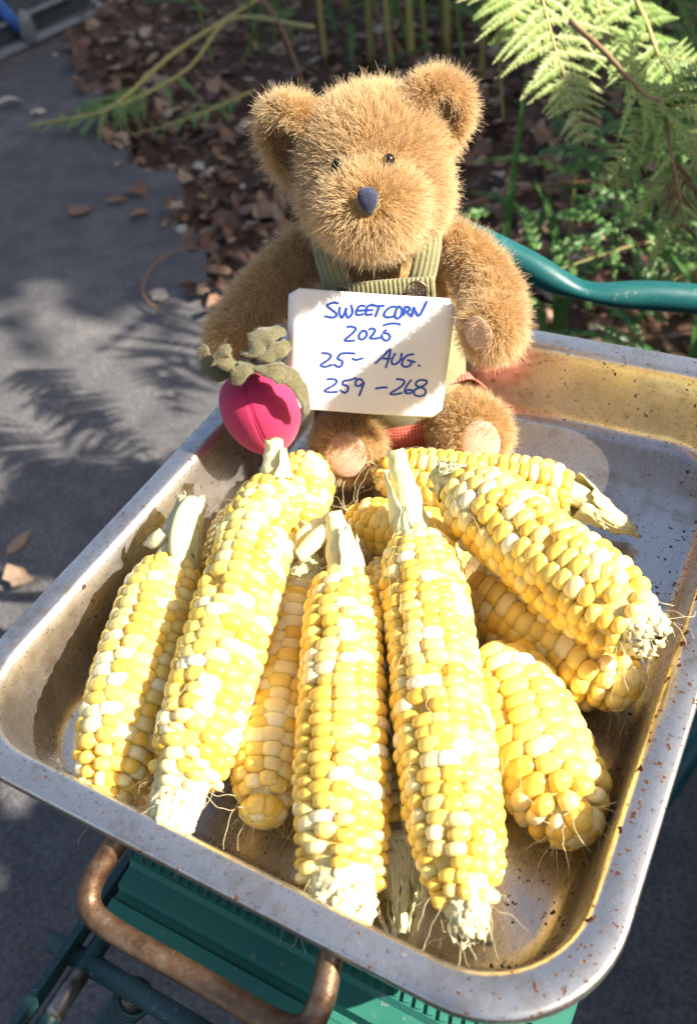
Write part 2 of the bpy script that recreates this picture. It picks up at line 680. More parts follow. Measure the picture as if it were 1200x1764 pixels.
shapes = [leaf_shape(1, 0.22 + 0.06 * (i % 4), random.uniform(-0.9, 1.2), random.uniform(-0.5, 0.8), i % 2) for i in range(14)]
parts, cv = [], []
nl = 0
while nl < 7600:
    x, y = random.uniform(-3.0, 1.4), random.uniform(0.55, 4.2)
    if random.random() > 1.5 / (0.35 + 0.4 * y * y):
        continue
    e = edge_at(x)
    if y < e - abs(random.gauss(0, 0.045)):
        continue
    V, F = shapes[nl % 14]
    s = random.choice((random.uniform(0.015, 0.04), random.uniform(0.03, 0.075)))
    V = rot_xyz(V * s, random.gauss(0, 0.35), random.gauss(0, 0.35), random.uniform(0, 6.28))
    z = (max(hz(x, y), 0.0 if y < e else -1) + random.uniform(0.006, 0.03))
    parts.append((V + np.array((x, y, z)), F))
    cv += [min(1, max(0, random.betavariate(1.4, 1.5)))] * len(V)
    nl += 1
tag(mobj('leaf_litter', join(parts), M['dead_leaf'], smooth=False, colv=np.array(cv)), 'brown layer of dead leaves beside the path', 'leaf litter', kind='stuff')

lv = [(-0.77, 0.24, .05, 'curled brown leaf on the path nearest the tray rim', 0.75), (-0.71, 0.185, .062, 'large tan lobed leaf on the shaded path beside the tray', 0.8),
      (-1.40, 1.11, .075, 'long brown leaf lying alone on the shaded path', 0.55), (-1.31, 1.22, .065, 'reddish brown leaf by the edge of the litter', 0.4),
      (-2.08, 1.60, .09, 'pale leaf on the dark path near the plastic tub', 1.0), (-1.95, 1.57, .06, 'small pale leaf beside the fallen fern stems', 1.0),
      (-1.24, 1.13, .05, 'brown leaf on the path just outside the litter edge', 0.6), (-0.98, 0.86, .045, 'tiny pale leaf in the sunlit patch of path', 1.0),
      (-1.33, 1.17, .06, 'crumpled brown leaf beside the reddish one on the path', 0.5)]
for i, (x, y, s, lab, tone) in enumerate(lv):
    V, F = shapes[i % 14]
    V = rot_xyz(V * s, random.gauss(0, .1), random.gauss(0, .1), random.uniform(0, 6.28))
    V = V + np.array((x, y, 0.004 - V[:, 2].min()))
    tag(mobj('fallen_leaf', (V, F), M['dead_leaf'], smooth=False, colv=np.full(len(V), tone)), lab, 'leaf', 'single leaves on the path')

P = spline([(-0.93, 0.80, .012), (-1.0, 0.84, .02), (-1.03, 0.92, .03), (-0.99, 0.98, .04), (-0.93, 0.99, .03), (-0.90, 0.95, .015)], 26)
V, F = tube(P, np.linspace(.0026, .0016, 26), 6)
tag(mobj('twig', (V, F), M['stem_b'], colv=np.full(len(V), .7)), 'curled brown twig looping on the path at the litter edge', 'twig')


# ------------------------------------------------------------------ bracken
def pinna(base, tip, droop, side_n, npn, wid, tone, dense=1.0, curl=0.0, lo=False):
    """one pinna: a thin axis with leaflets on both sides. Returns V, F, Col"""
    base, tip = np.array(base, float), np.array(tip, float)
    L = np.linalg.norm(tip - base)
    mid = (base + tip) / 2 + np.array(side_n) * L * droop
    A = spline([base, mid, tip], npn + 1)
    T = np.gradient(A, axis=0)
    T /= np.linalg.norm(T, axis=1)[:, None]
    nrm = np.array(side_n, float)
    V, F, C = [], [], []
    for i in range(npn):
        t = (i + 0.5) / npn
        prof = (1 - t) ** 0.75 * min(1, 0.55 + t * 3)
        l = wid * prof + 0.0008
        s = np.cross(T[i], nrm)
        s /= np.linalg.norm(s) + 1e-9
        hw = L / npn * 0.44 * dense
        for sg in (-1, 1):
            if random.random() < 0.02:
                continue
            d = s * sg * 0.93 + T[i] * 0.38 + nrm * (random.gauss(-0.12, 0.13) - curl)
            d /= np.linalg.norm(d)
            ll = l * random.uniform(0.85, 1.1)
            o = len(V)
            p0 = A[i]
            tv = T[i]
            V += [p0 - tv * hw, p0 + tv * hw, p0 + d * ll * 0.5 + tv * hw * 0.95, p0 + d * ll * 0.5 + nrm * hw * 0.45,
                  p0 + d * ll * 0.5 - tv * hw * 0.95, p0 + d * ll + tv * hw * 0.2 - nrm * ll * curl]
            F += [(o, o + 3, o + 4), (o, o + 1, o + 3), (o + 1, o + 2, o + 3), (o + 3, o + 2, o + 5), (o + 4, o + 3, o + 5)]
            c_ = min(1, max(0, tone + random.gauss(0, 0.13)))
            C += [c_] * 6
    tv_, tf_ = tube(A, np.linspace(0.0009, 0.0003, len(A)) * (L / 0.07) ** 0.5, 4)
    o = len(V)
    V = np.vstack([np.array(V), tv_])
    F += [tuple(i + o for i in q) for q in tf_]
    C += [min(1, tone + 0.25)] * len(tv_)
    return V, F, C


def frond(label, path, nrm, npairs, plen, leafmat, stemmat, tone=0.5, rad=0.002, ang=62, t0=0.12, npn=18, wid=0.009,
          droop=0.06, group=None, sides=(-1, 1), taper=1.0, curl=0.0, dead_from=2.0, stone=0.6, name='bracken_frond', asym=(1, 1)):
    root = thing(name, label, 'fern', Matrix.Translation(Vector(path[0])), group)
    off = np.array(path[0])
    A = spline(path, 40)
    nrm = np.array(nrm, float)
    nrm /= np.linalg.norm(nrm)
    V, F = tube(A - off, np.linspace(rad, rad * 0.3, 40), 6)
    mobj('rachis', (V, F), stemmat, root, colv=np.full(len(V), stone))
    T = np.gradient(A, axis=0)
    T /= np.linalg.norm(T, axis=1)[:, None]
    for k in range(npairs):
        t = t0 + (1 - t0) * (k + 0.3) / npairs
        prof = ((1 - (t - t0) / (1 - t0)) ** taper) * min(1, 0.75 + 2 * (t - t0)) + 0.06
        for sg in sides:
            i = min(38, int((t + random.gauss(0, 0.008)) * 39))
            s = np.cross(T[i], nrm)
            s /= np.linalg.norm(s)
            a = R(ang + random.gauss(0, 6))
            d = T[i] * math.cos(a) + s * sg * math.sin(a) + nrm * random.gauss(-0.12, 0.12)
            d /= np.linalg.norm(d)
            L = plen * prof * random.uniform(0.85, 1.1) * asym[0 if sg < 0 else 1]
            dd = t > dead_from and random.random() < 0.8
            pv, pf, pc = pinna(A[i], A[i] + d * L, droop * random.uniform(0.4, 1.5), nrm, max(5, int(npn * (0.4 + 0.6 * prof))), wid * (0.45 + 0.55 * prof), tone + random.gauss(0, 0.1), curl=0.5 if dd else curl)
            mobj('pinna', (pv - off, pf), M['fern_dead'] if dd else leafmat, root, smooth=False, colv=np.array(pc))
    return root


tocam = np.array(cz)
up = np.array((0, 0, 1.0))
sun = np.array(sdir)


def mixn(a, b_, c_):
    n_ = tocam * a + up * b_ + sun * c_
    return n_ / np.linalg.norm(n_)


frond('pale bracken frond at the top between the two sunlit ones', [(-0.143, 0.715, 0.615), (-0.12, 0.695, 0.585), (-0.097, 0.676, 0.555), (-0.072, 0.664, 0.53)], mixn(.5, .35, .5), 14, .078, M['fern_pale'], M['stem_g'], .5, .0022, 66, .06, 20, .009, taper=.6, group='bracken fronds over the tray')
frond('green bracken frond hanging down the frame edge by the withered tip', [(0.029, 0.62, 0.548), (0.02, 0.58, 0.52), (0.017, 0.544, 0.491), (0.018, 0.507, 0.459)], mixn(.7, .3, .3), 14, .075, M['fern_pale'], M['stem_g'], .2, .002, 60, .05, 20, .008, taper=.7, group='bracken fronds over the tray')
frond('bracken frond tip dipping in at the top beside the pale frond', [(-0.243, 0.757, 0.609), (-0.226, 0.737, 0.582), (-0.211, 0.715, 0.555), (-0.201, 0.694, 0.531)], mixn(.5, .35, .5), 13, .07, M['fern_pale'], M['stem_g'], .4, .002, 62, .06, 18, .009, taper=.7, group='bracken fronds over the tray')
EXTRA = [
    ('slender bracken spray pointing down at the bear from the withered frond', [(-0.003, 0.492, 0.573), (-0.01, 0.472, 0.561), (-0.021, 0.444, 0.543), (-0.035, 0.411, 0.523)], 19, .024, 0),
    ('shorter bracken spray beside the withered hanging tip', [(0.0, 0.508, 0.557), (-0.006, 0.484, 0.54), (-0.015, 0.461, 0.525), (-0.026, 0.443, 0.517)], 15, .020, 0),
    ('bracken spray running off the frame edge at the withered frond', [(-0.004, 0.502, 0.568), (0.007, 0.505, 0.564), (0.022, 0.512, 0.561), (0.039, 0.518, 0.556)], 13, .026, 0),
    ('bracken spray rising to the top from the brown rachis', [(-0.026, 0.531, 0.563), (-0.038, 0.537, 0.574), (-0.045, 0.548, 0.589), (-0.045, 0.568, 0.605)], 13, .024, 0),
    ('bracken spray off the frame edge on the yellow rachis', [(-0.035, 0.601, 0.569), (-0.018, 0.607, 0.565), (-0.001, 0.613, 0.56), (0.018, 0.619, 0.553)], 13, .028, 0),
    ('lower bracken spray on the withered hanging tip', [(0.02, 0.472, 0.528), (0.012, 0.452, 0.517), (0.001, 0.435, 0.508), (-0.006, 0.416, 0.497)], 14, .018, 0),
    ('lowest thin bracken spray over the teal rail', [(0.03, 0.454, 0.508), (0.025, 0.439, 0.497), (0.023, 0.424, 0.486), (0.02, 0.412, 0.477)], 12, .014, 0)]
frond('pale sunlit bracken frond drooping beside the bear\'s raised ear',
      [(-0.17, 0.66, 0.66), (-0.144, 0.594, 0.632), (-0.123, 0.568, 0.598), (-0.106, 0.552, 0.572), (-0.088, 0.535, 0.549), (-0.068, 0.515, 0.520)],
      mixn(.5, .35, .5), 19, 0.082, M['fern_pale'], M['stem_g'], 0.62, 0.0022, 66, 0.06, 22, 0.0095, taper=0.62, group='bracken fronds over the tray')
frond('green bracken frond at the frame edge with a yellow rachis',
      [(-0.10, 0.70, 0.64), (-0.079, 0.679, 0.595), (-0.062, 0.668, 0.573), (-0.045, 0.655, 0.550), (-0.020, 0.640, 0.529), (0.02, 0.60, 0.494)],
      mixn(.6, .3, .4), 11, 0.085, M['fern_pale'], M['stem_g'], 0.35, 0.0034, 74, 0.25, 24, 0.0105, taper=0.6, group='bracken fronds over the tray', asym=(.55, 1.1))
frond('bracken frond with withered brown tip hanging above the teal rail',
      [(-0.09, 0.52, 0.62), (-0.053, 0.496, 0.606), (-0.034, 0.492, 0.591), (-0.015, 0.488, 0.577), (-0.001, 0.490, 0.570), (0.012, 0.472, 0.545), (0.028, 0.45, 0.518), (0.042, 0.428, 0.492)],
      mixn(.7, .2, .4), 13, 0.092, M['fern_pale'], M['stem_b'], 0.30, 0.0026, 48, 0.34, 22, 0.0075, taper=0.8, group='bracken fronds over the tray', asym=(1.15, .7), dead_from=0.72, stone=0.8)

for lab, pth, n_, pl_, sd_ in EXTRA:
    frond(lab, pth, mixn(.7, .2, .4), n_, pl_, M['fern_pale'], M['stem_g'], .33, .0012, 58, .04, 9, .0042, taper=.75, group='bracken fronds over the tray')

# ferns in the shade behind
bgf = [((-0.05, 1.05, 0.02), (0.02, 0.98, 0.30), (-0.10, 0.80, 0.42), 'shaded bracken frond low behind the teal rail'),
       ((0.05, 0.95, 0.02), (0.10, 0.85, 0.28), (0.13, 0.66, 0.36), 'bracken frond under the withered tip'),
       ((0.02, 1.30, 0.02), (0.0, 1.2, 0.35), (-0.2, 1.0, 0.42), 'dim green bracken frond behind the grass blades'),
       ((-0.20, 1.60, 0.02), (-0.15, 1.4, 0.40), (-0.05, 1.1, 0.48), 'bracken frond in the dark gap above the rail'),
       ((0.10, 1.40, 0.02), (0.15, 1.2, 0.45), (0.10, 0.9, 0.50), 'bracken frond rising at the frame edge over the rail'),
       ((-0.45, 2.3, 0.05), (-0.35, 2.1, 0.5), (-0.5, 1.7, 0.72), 'bracken frond hanging at the very top behind the ears'),
       ((-0.9, 2.6, 0.05), (-0.8, 2.4, 0.5), (-1.0, 2.05, 0.62), 'small bracken frond at the top above the bear'),
       ((-0.05, 1.9, 0.05), (-0.1, 1.7, 0.6), (-0.22, 1.35, 0.75), 'bracken frond in shade above the pale frond'),
       ((0.12, 1.15, 0.02), (0.05, 0.95, 0.22), (-0.06, 0.72, 0.24), 'low bracken frond beneath the rail'),
       ((0.2, 0.9, 0.02), (0.2, 0.75, 0.2), (0.22, 0.55, 0.26), 'bracken frond just behind the tray corner'),
       ((-1.15, 2.55, 0.05), (-1.2, 2.45, 0.4), (-1.45, 2.2, 0.5), 'feathery bracken frond at the top between litter and stalks'),
       ((0.05, 1.0, 0.02), (-0.08, 0.95, 0.2), (-0.22, 0.8, 0.2), 'bracken frond beside the grass blades near the bear')]
for i, (a_, b_, c_, lab) in enumerate(bgf):
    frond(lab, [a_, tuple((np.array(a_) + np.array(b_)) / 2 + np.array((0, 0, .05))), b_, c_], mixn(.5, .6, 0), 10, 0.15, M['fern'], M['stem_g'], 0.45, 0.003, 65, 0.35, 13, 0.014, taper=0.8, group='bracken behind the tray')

for i, (x, y, h, dx, dy, lab) in enumerate([
        (-.62, 1.75, .62, -.12, -.25, 'bracken frond arching behind the raised ear'), (-.30, 1.25, .55, .1, -.3, 'bracken frond over the grass blades'),
        (.02, 1.05, .62, .02, -.3, 'bracken frond crossing behind the yellow rachis'), (.2, 1.1, .7, -.02, -.35, 'tall bracken frond at the upper frame corner'),
        (-.45, 2.0, .5, .18, -.25, 'bracken frond in shade behind the pale one'), (-1.3, 2.6, .45, .1, -.3, 'thin bracken frond among the stalks'),
        (-1.6, 2.75, .4, -.15, -.25, 'low bracken frond at the top beyond the litter'), (-.1, 1.5, .8, -.05, -.35, 'high bracken frond behind the sunlit ones')]):
    frond(lab, [(x, y, 0), (x + dx * .2, y + dy * .1, h * .6), (x + dx * .6, y + dy * .5, h), (x + dx, y + dy, h * .92)], mixn(.4, .7, .2), 12, .17, M['fern'], M['stem_g'], .6, .0032, 64, .32, 14, .016, taper=.8, group='bracken behind the tray')

# fallen fronds across the path
frond('fallen bracken frond lying over the path with a long yellow stem', [(-1.62, 2.30, 0.10), (-1.63, 1.85, 0.09), (-1.63, 1.60, 0.06), (-1.66, 1.51, 0.05), (-1.86, 1.44, 0.03)],
      (0.1, -.2, 1), 9, 0.17, M['fern'], M['stem_g'], 0.75, 0.008, 60, 0.45, 12, 0.018, taper=0.7, stone=1.0, group='fallen fronds on the path')
frond('fallen bracken frond bent at an angle beside the other yellow stem', [(-1.22, 1.93, 0.14), (-1.53, 2.0, 0.13), (-1.55, 1.78, 0.07), (-1.63, 1.56, 0.05), (-1.78, 1.46, 0.03)],
      (0, -.1, 1), 9, 0.16, M['fern'], M['stem_g'], 0.7, 0.0075, 60, 0.55, 12, 0.018, taper=0.7, stone=0.95, group='fallen fronds on the path')
frond('small fallen frond near the litter edge', [(-1.30, 1.72, 0.05), (-1.36, 1.55, 0.05), (-1.5, 1.45, 0.03)], (0, 0, 1), 8, 0.12, M['fern'], M['stem_g'], 0.5, 0.005, 60, 0.2, 11, 0.016, group='fallen fronds on the path')

# upright stalks and twigs at the back
stk = [(-1.14, 2.08, .7, .05), (-1.06, 2.05, .8, -.02), (-1.02, 2.09, .8, .03), (-1.0, 2.14, .8, .0), (-0.95, 2.17, .9, .04), (-1.30, 2.10, .5, .02), (-0.78, 2.0, .8, .08), (-0.70, 2.3, .9, -.1), (-1.45, 2.5, .6, .1), (-0.6, 1.9, .8, .12)]
wd = ['thick yellow green', 'slim olive', 'tall green', 'slender pale', 'leaning green', 'short brownish', 'slanting olive', 'back tilted', 'distant thin', 'steeply leaning']
for i, (x, y, h, ln_) in enumerate(stk):
    P = spline([(x, y, -.02), (x + ln_ * .4, y, h * .5), (x + ln_, y + .03, h)], 12)
    V, F = tube(P, np.linspace(.011 if i in (0, 2, 4) else .008, .004, 12), 7)
    tag(mobj('bracken_stalk', (V, F), M['stem_g'], colv=np.full(len(V), .35 + .3 * (i % 3))), wd[i] + ' bracken stalk standing at the back above the bear', 'stalk', 'upright stalks behind the bear')
for i, (a_, b_) in enumerate([((-1.5, 2.4, .25), (-1.0, 2.0, .06)), ((-1.05, 1.7, .03), (-.62, 1.75, .12)), ((-1.35, 1.9, .22), (-1.15, 1.75, .03)), ((-.55, 1.2, .06), (-.05, 1.3, .09))]):
    P = spline([a_, tuple((np.array(a_) + np.array(b_)) / 2 + np.array((0, 0, .05))), b_], 12)
    V, F = tube(P, np.linspace(.006, .003, 12), 6)
    tag(mobj('dry_stem', (V, F), M['stem_b'], colv=np.full(len(V), .6)), ['arching dry stem above the litter at the top', 'dry stem lying in the litter behind the ear', 'thin dry stem slanting down over the litter', 'reddish dry stem on the soil beyond the rail'][i], 'stem')


# grass blades
def blade(P, wdt, tone):
    A = spline(P, 14)
    T, N, B = frames(A)
    V, F, C = [], [], []
    for i, p in enumerate(A):
        t = i / 13
        ww = wdt * min(1, .5 + 2 * t) * (1 - t ** 2.5) + .0004
        sd = np.cross(T[i], tocam)
        sd /= np.linalg.norm(sd)
        V += [p - sd * ww, p - tocam * ww * .35, p + sd * ww]
        C += [tone] * 3
    for i in range(13):
        a = i * 3
        F += [(a, a + 1, a + 4, a + 3), (a + 1, a + 2, a + 5, a + 4)]
    return np.array(V), F, C


tufts = [((-.34, .98, 0), 'grass tuft with one upright blade beside the bear\'s ear', [[(0, 0, 0), (.03, -.02, .2), (.06, -.03, .42)], [(0, 0, 0), (-.06, 0, .12), (-.14, .02, .15)], [(.02, .01, 0), (.06, 0, .14), (.09, .02, .25)]]),
         ((-.22, .92, 0), 'grass tuft with a broad arching blade above the rail', [[(0, 0, 0), (-.03, -.05, .13), (-.16, -.12, .16)], [(0, 0, 0), (.05, -.04, .15), (.16, -.1, .13)], [(0, .02, 0), (0, 0, .2), (-.03, -.02, .3)]]),
         ((.02, .78, 0), 'grass tuft low under the rail at the tray back', [[(0, 0, 0), (-.04, -.03, .14), (-.12, -.06, .2)], [(0, 0, 0), (.02, -.05, .16), (.06, -.1, .22)], [(.01, 0, 0), (.07, 0, .1), (.16, -.02, .12)], [(0, 0, 0), (-.01, .02, .2), (-.05, 0, .28)]]),
         ((-.12, 1.2, 0), 'long grass tuft in the shade below the fern', [[(0, 0, 0), (.05, -.05, .2), (.12, -.12, .3)], [(0, 0, 0), (-.06, -.03, .2), (-.16, -.06, .26)], [(0, 0, 0), (.01, .02, .25), (.03, .02, .4)]]),
         ((.16, .72, 0), 'grass tuft behind the far tray corner', [[(0, 0, 0), (-.03, -.04, .16), (-.08, -.1, .2)], [(0, 0, 0), (.03, -.03, .2), (.05, -.1, .26)], [(0, 0, 0), (.06, .02, .14), (.12, .0, .2)]])]
for loc, lab, bl in tufts:
    g = thing('grass_tuft', lab, 'grass', Matrix.Translation(Vector(loc)), 'grass tufts behind the rail')
    for P in bl:
        V, F, C = blade(P, .007, random.uniform(.2, .9))
        mobj('blade', (V, F), M['grass'], g, colv=np.array(C))

# dense low undergrowth behind the tray: a mass of leaflets
parts, cv = [], []
for i in range(620):
    x, y = random.uniform(-.35, .9), random.uniform(.75, 2.4)
    h = random.uniform(.03, .30)
    L = random.uniform(.07, .16)
    a = random.uniform(0, 6.28)
    d = np.array((math.cos(a), math.sin(a), random.gauss(-.1, .3)))
    pv, pf, pc = pinna((x, y, h), np.array((x, y, h)) + d * L, .1, mixn(.3, .8, 0), 8, .017, random.uniform(.05, .5))
    parts.append((pv, pf))
    cv += pc
for i in range(430):
    x, y = random.uniform(-1.75, -.3), random.uniform(2.05, 3.3)
    h = random.uniform(.03, .7)
    L = random.uniform(.09, .2)
    a = random.uniform(0, 6.28)
    d = np.array((math.cos(a), math.sin(a), random.gauss(-.15, .35)))
    pv, pf, pc = pinna((x, y, h), np.array((x, y, h)) + d * L, .1, mixn(.5, .6, 0), 9, .022, random.uniform(.05, .6))
    parts.append((pv, pf))
    cv += pc
for i in range(90):
    x, y = random.uniform(-1.75, -.1), random.uniform(1.95, 3.3)
    h = random.uniform(.3, .9)
    pv, pf = tube(spline([(x, y, 0), (x + random.gauss(0, .05), y, h * .5), (x + random.gauss(0, .18), y + random.gauss(0, .1), h)], 7), np.linspace(.005, .002, 7), 4)
    parts.append((pv, pf))
    cv += [random.uniform(.6, 1)] * len(pv)
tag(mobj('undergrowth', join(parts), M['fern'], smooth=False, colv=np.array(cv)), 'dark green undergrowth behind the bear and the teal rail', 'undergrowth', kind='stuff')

# bracken thicket and a tree that stand to the right of the frame and shade the litter
parts, cv = [], []
for i in range(520):
    x, y = random.uniform(.75, 2.6), random.uniform(.95, 3.2)
    h = random.uniform(.15, 1.25)
    L = random.uniform(.2, .4)
    a = random.uniform(0, 6.28)
    d = np.array((math.cos(a), math.sin(a), random.gauss(-.1, .3)))
    pv, pf, pc = pinna((x, y, h), np.array((x, y, h)) + d * L, .1, (0, -.2, 1), 9, .05, random.uniform(.2, .7))
    parts.append((pv, pf))
    cv += pc
tag(mobj('thicket', join(parts), M['fern'], smooth=False, colv=np.array(cv)), 'bracken thicket growing to the right of the tray', 'bracken', kind='stuff')


def leafy(centre, rad, n, size):
    parts, cv = [], []
    cl = []
    while len(cl) < 150:
        p = np.array([random.uniform(-1, 1) for _ in range(3)])
        if p @ p < 1:
            cl.append(np.array(centre) + np.array(rad) * p * .9)
    for i in range(n):
        c = cl[i % 150] + np.array((random.gauss(0, .11), random.gauss(0, .11), random.gauss(0, .11))) * np.array(rad)
        V, F = shapes[i % 14]
        V = rot_xyz(V * size * random.uniform(.7, 1.3), random.gauss(0, .8), random.gauss(0, .8), random.uniform(0, 6.28))
        parts.append((V + c, F))
        cv += [random.random()] * len(V)
    return join(parts), np.array(cv)


sd2 = np.array((math.cos(SUN_AZ), -math.sin(SUN_AZ), 0.0))
qd2 = np.array((math.sin(SUN_AZ), math.cos(SUN_AZ), 0.0))
tc = sd2 * 3.2 + qd2 * 2.98 + np.array((0, 0, 3.1))
tr = thing('garden_tree', 'broadleaf tree that shades the litter from beyond the bracken', 'tree', Matrix.Translation(Vector((tc[0], tc[1], 0))))
V, F = tube(spline([(0, 0, -.05), (.05, .03, 1.0), (0, 0, 2.2), (-.05, 0, 3.2)], 14), np.linspace(.16, .06, 14), 10)
mobj('trunk', (V, F), M['bark'], tr)
for k in range(6):
    a = k * 1.05
    V, F = tube(spline([(0, 0, 1.6 + .2 * k), (.5 * math.cos(a), .5 * math.sin(a), 2.1 + .2 * k), (1.1 * math.cos(a), 1.1 * math.sin(a), 2.4 + .25 * k)], 8), np.linspace(.05, .015, 8), 7)
    mobj('limb', (V, F), M['bark'], tr)
vf, cv = leafy((0, 0, tc[2]), (2.0, 2.0, 1.5), 18000, .19)
mobj('crown', vf, M['grass'], tr, smooth=False, colv=cv)

hc_ = sd2 * 1.15  # unseen mass of leaves, added out of frame to shade ground and cart front
hd = thing('shade_screen', 'unseen leaf screen added to shade the ground around the tray', 'shade_screen', Matrix.Translation(Vector((hc_[0], hc_[1], 0))) @ Matrix.Rotation(-SUN_AZ, 4, 'Z'))
parts, cv = [], []
for q0, q1, zt, n_ in ((-1.5, -.225, 1.5, 13000), (-.225, .36, 1.10, 9500), (.36, .56, 1.29, 5200)):  # block heights shaped so the tray stays in the sun
    for i in range(n_):
        V, F = shapes[i % 14]
        V = rot_xyz(V * .065, random.gauss(0, .9), random.gauss(0, .9), random.uniform(0, 6.28))
        u_ = np.array((random.uniform(-.1, .1), random.uniform(q0, q1), random.uniform(.03, zt)))
        parts.append((V + u_, F))
        cv += [random.random()] * len(V)
mobj('screen_leaves', join(parts), M['grass'], hd, smooth=False, colv=np.array(cv))

# ------------------------------------------------------------------ plastic tub at the back
tb = thing('plastic_tub', 'clouded blue grey plastic tub with a blue strap at the path edge', 'tub', Matrix.Translation(Vector((-2.86, 2.06, 0))) @ Matrix.Rotation(R(-6), 4, 'Z'))


def rrect(hw, hl, r, z, nc=6):
    out = []
    for (sx_, sy_, a0) in ((1, 1, 0), (-1, 1, 90), (-1, -1, 180), (1, -1, 270)):
        for k in range(nc + 1):
            a = R(a0 + 90 * k / nc)
            out.append((sx_ * (hw - r) + r * math.cos(a), sy_ * (hl - r) + r * math.sin(a), z))
    return out


def loops(L, close_first=False, close_last=False):
    n = len(L[0])
    V = [p for l in L for p in l]
    F = []
    for i in range(len(L) - 1):
        for k in range(n):
            k2 = (k + 1) % n
            F.append((i * n + k, i * n + k2, (i + 1) * n + k2, (i + 1) * n + k))
    if close_first:
        F.append(tuple(range(n))[::-1])
    if close_last:
        F.append(tuple(range((len(L) - 1) * n, len(L) * n)))
    return np.array(V, float), F


o = mobj('body', loops([rrect(.40, .40, .08, .02), rrect(.415, .415, .09, .05), rrect(.43, .43, .09, .25), rrect(.46, .46, .1, .5)], True), M['plastic'], tb)
add_solid(o, .004)
mobj('foot_rim', loops([rrect(.415, .415, .085, .0), rrect(.44, .44, .09, .0), rrect(.445, .445, .09, .015), rrect(.435, .435, .09, .03), rrect(.40, .40, .085, .032)]), M['plastic_rim'], tb)
mobj('rib', loops([rrect(.425, .425, .09, .085), rrect(.443, .443, .09, .09), rrect(.443, .443, .09, .10), rrect(.425, .425, .09, .105)]), M['plastic_rim'], tb)
for yy in (-.30, .045):
    mobj('clip', ellipsoid((.44, yy, .06), (.02, .035, .06), 12, 8), M['plastic_rim'], tb)


def bfn(u, v_):
    z = .055 + .44 * u
    return (.436 + .11 * (z - .06) + .006 + .004 * math.sin(math.pi * v_), .03 + .05 * (v_ - .5) - .3 * u, z)


o = mobj('strap', grid(bfn, 8, 5), M['blue'], tb)
add_solid(o, .002)

# ------------------------------------------------------------------ the cart under the tray
FLOOR = RIM - 0.050             # inside floor of the tray
ct = thing('garden_cart', 'green painted metal cart frame under the steel tray', 'cart', Matrix.Translation(Vector((0.02, 0, 0))))
OX = -0.02
prof = [(-.1655, .484), (-.166, .4955), (-.180, .4955), (-.182, .4930), (-.1905, .4920), (-.192, .4870), (-.1945, .4870), (-.196, .4895), (-.2035, .4885), (-.205, .486), (-.205, .470)]
V, F = [], []
for x in (-.053, .140):
    V += [(x + OX, y, z) for y, z in prof]
n = len(prof)
for i in range(n - 1):
    F.append((i, i + 1, n + i + 1, n + i))
F += [tuple(range(n)), tuple(range(n, 2 * n))[::-1], (n - 1, 0, n, 2 * n - 1)]
V2, F2 = np.array(V), F
mobj('front_flange', (V2, F2), M['green_panel'], ct, smooth=False)
pl_v = [(x + OX, y, z) for x in (-.0525, .139) for y in (-.1650, .165) for z in (.476, .4955)]
mobj('platform', (np.array(pl_v), [(0, 1, 3, 2), (4, 6, 7, 5), (0, 4, 5, 1), (2, 3, 7, 6), (1, 5, 7, 3), (0, 2, 6, 4)]), M['green_panel'], ct, smooth=False)
bm_v = [(x, y, z) for x in (-.0012, .0012) for y in (-.0062, .0062) for z in (-.001, .0012)]
rib_me = mesh('tread_rib', bm_v, [(0, 1, 3, 2), (4, 6, 7, 5), (0, 4, 5, 1), (2, 3, 7, 6), (1, 5, 7, 3), (0, 2, 6, 4)], M['green_panel'], False)
for k in range(38):
    obj('tread_rib', rib_me, ct, Matrix.Translation(Vector((-.0495 + OX + .005 * k, -.1732, .4955))) @ Matrix.Rotation(R(14), 4, 'Z'))
V, F = tube([(-.103 + OX, -.10, .38), (-.103 + OX, -.24, .38), (-.103 + OX, -.40, .38)], .0052, 12)
mobj('arm_tube', (V, F), M['dark_tube'], ct)
bar = loops([[(-.1175 + OX + dx, y, .378 + dz) for dx, dz in ((0, 0), (.0045, 0), (.0045, .010), (0, .010))] for y in (-.12, -.26, -.40)], True, True)
mobj('flat_bar', bar, M['dark_tube'], ct, smooth=False)
V, F = tube([(-.103 + OX, -.176, .3802), (-.103 + OX, -.196, .3802)], .0056, 12)
mobj('worn_sleeve', (V, F), M['zinc'], ct)
V, F = tube([(-.103 + OX, -.214, .3802), (-.103 + OX, -.238, .3802)], .0055, 12)
mobj('worn_sleeve', (V, F), M['zinc'], ct)
V, F = tube([(-.129 + OX, -.2085, .379), (.0 + OX, -.2085, .379), (.14 + OX, -.2085, .379)], .0058, 16)
mobj('cross_tube', (V, F), M['dark_tube'], ct)
V, F = tube([(-.071 + OX, -.2085, .377), (-.085 + OX, -.211, .345), (-.115 + OX, -.217, .29)], .0052, 12)
mobj('spring_rod', (V, F), M['zinc'], ct)
P = []
sa, se = np.array((-.073 + OX, -.209, .370)), np.array((-.115 + OX, -.217, .29))
sdv = (se - sa) / np.linalg.norm(se - sa)
su = np.cross(sdv, (0, 1, 0))
su /= np.linalg.norm(su)
sv2 = np.cross(sdv, su)
for i in range(160):
    t = i / 159
    a = t * 9 * 2 * math.pi
    P.append(sa + (se - sa) * t + (su * math.cos(a) + sv2 * math.sin(a)) * .0092)
V, F = tube(P, .0017, 6)
mobj('spring', (V, F), M['dark_tube'], ct)
V, F = tube([(-.07 + OX, -.155, .474), (-.09 + OX, -.155, .43), (-.10 + OX, -.155, .385)], .008, 8)
mobj('bracket', (V, F), M['dark_tube'], ct)
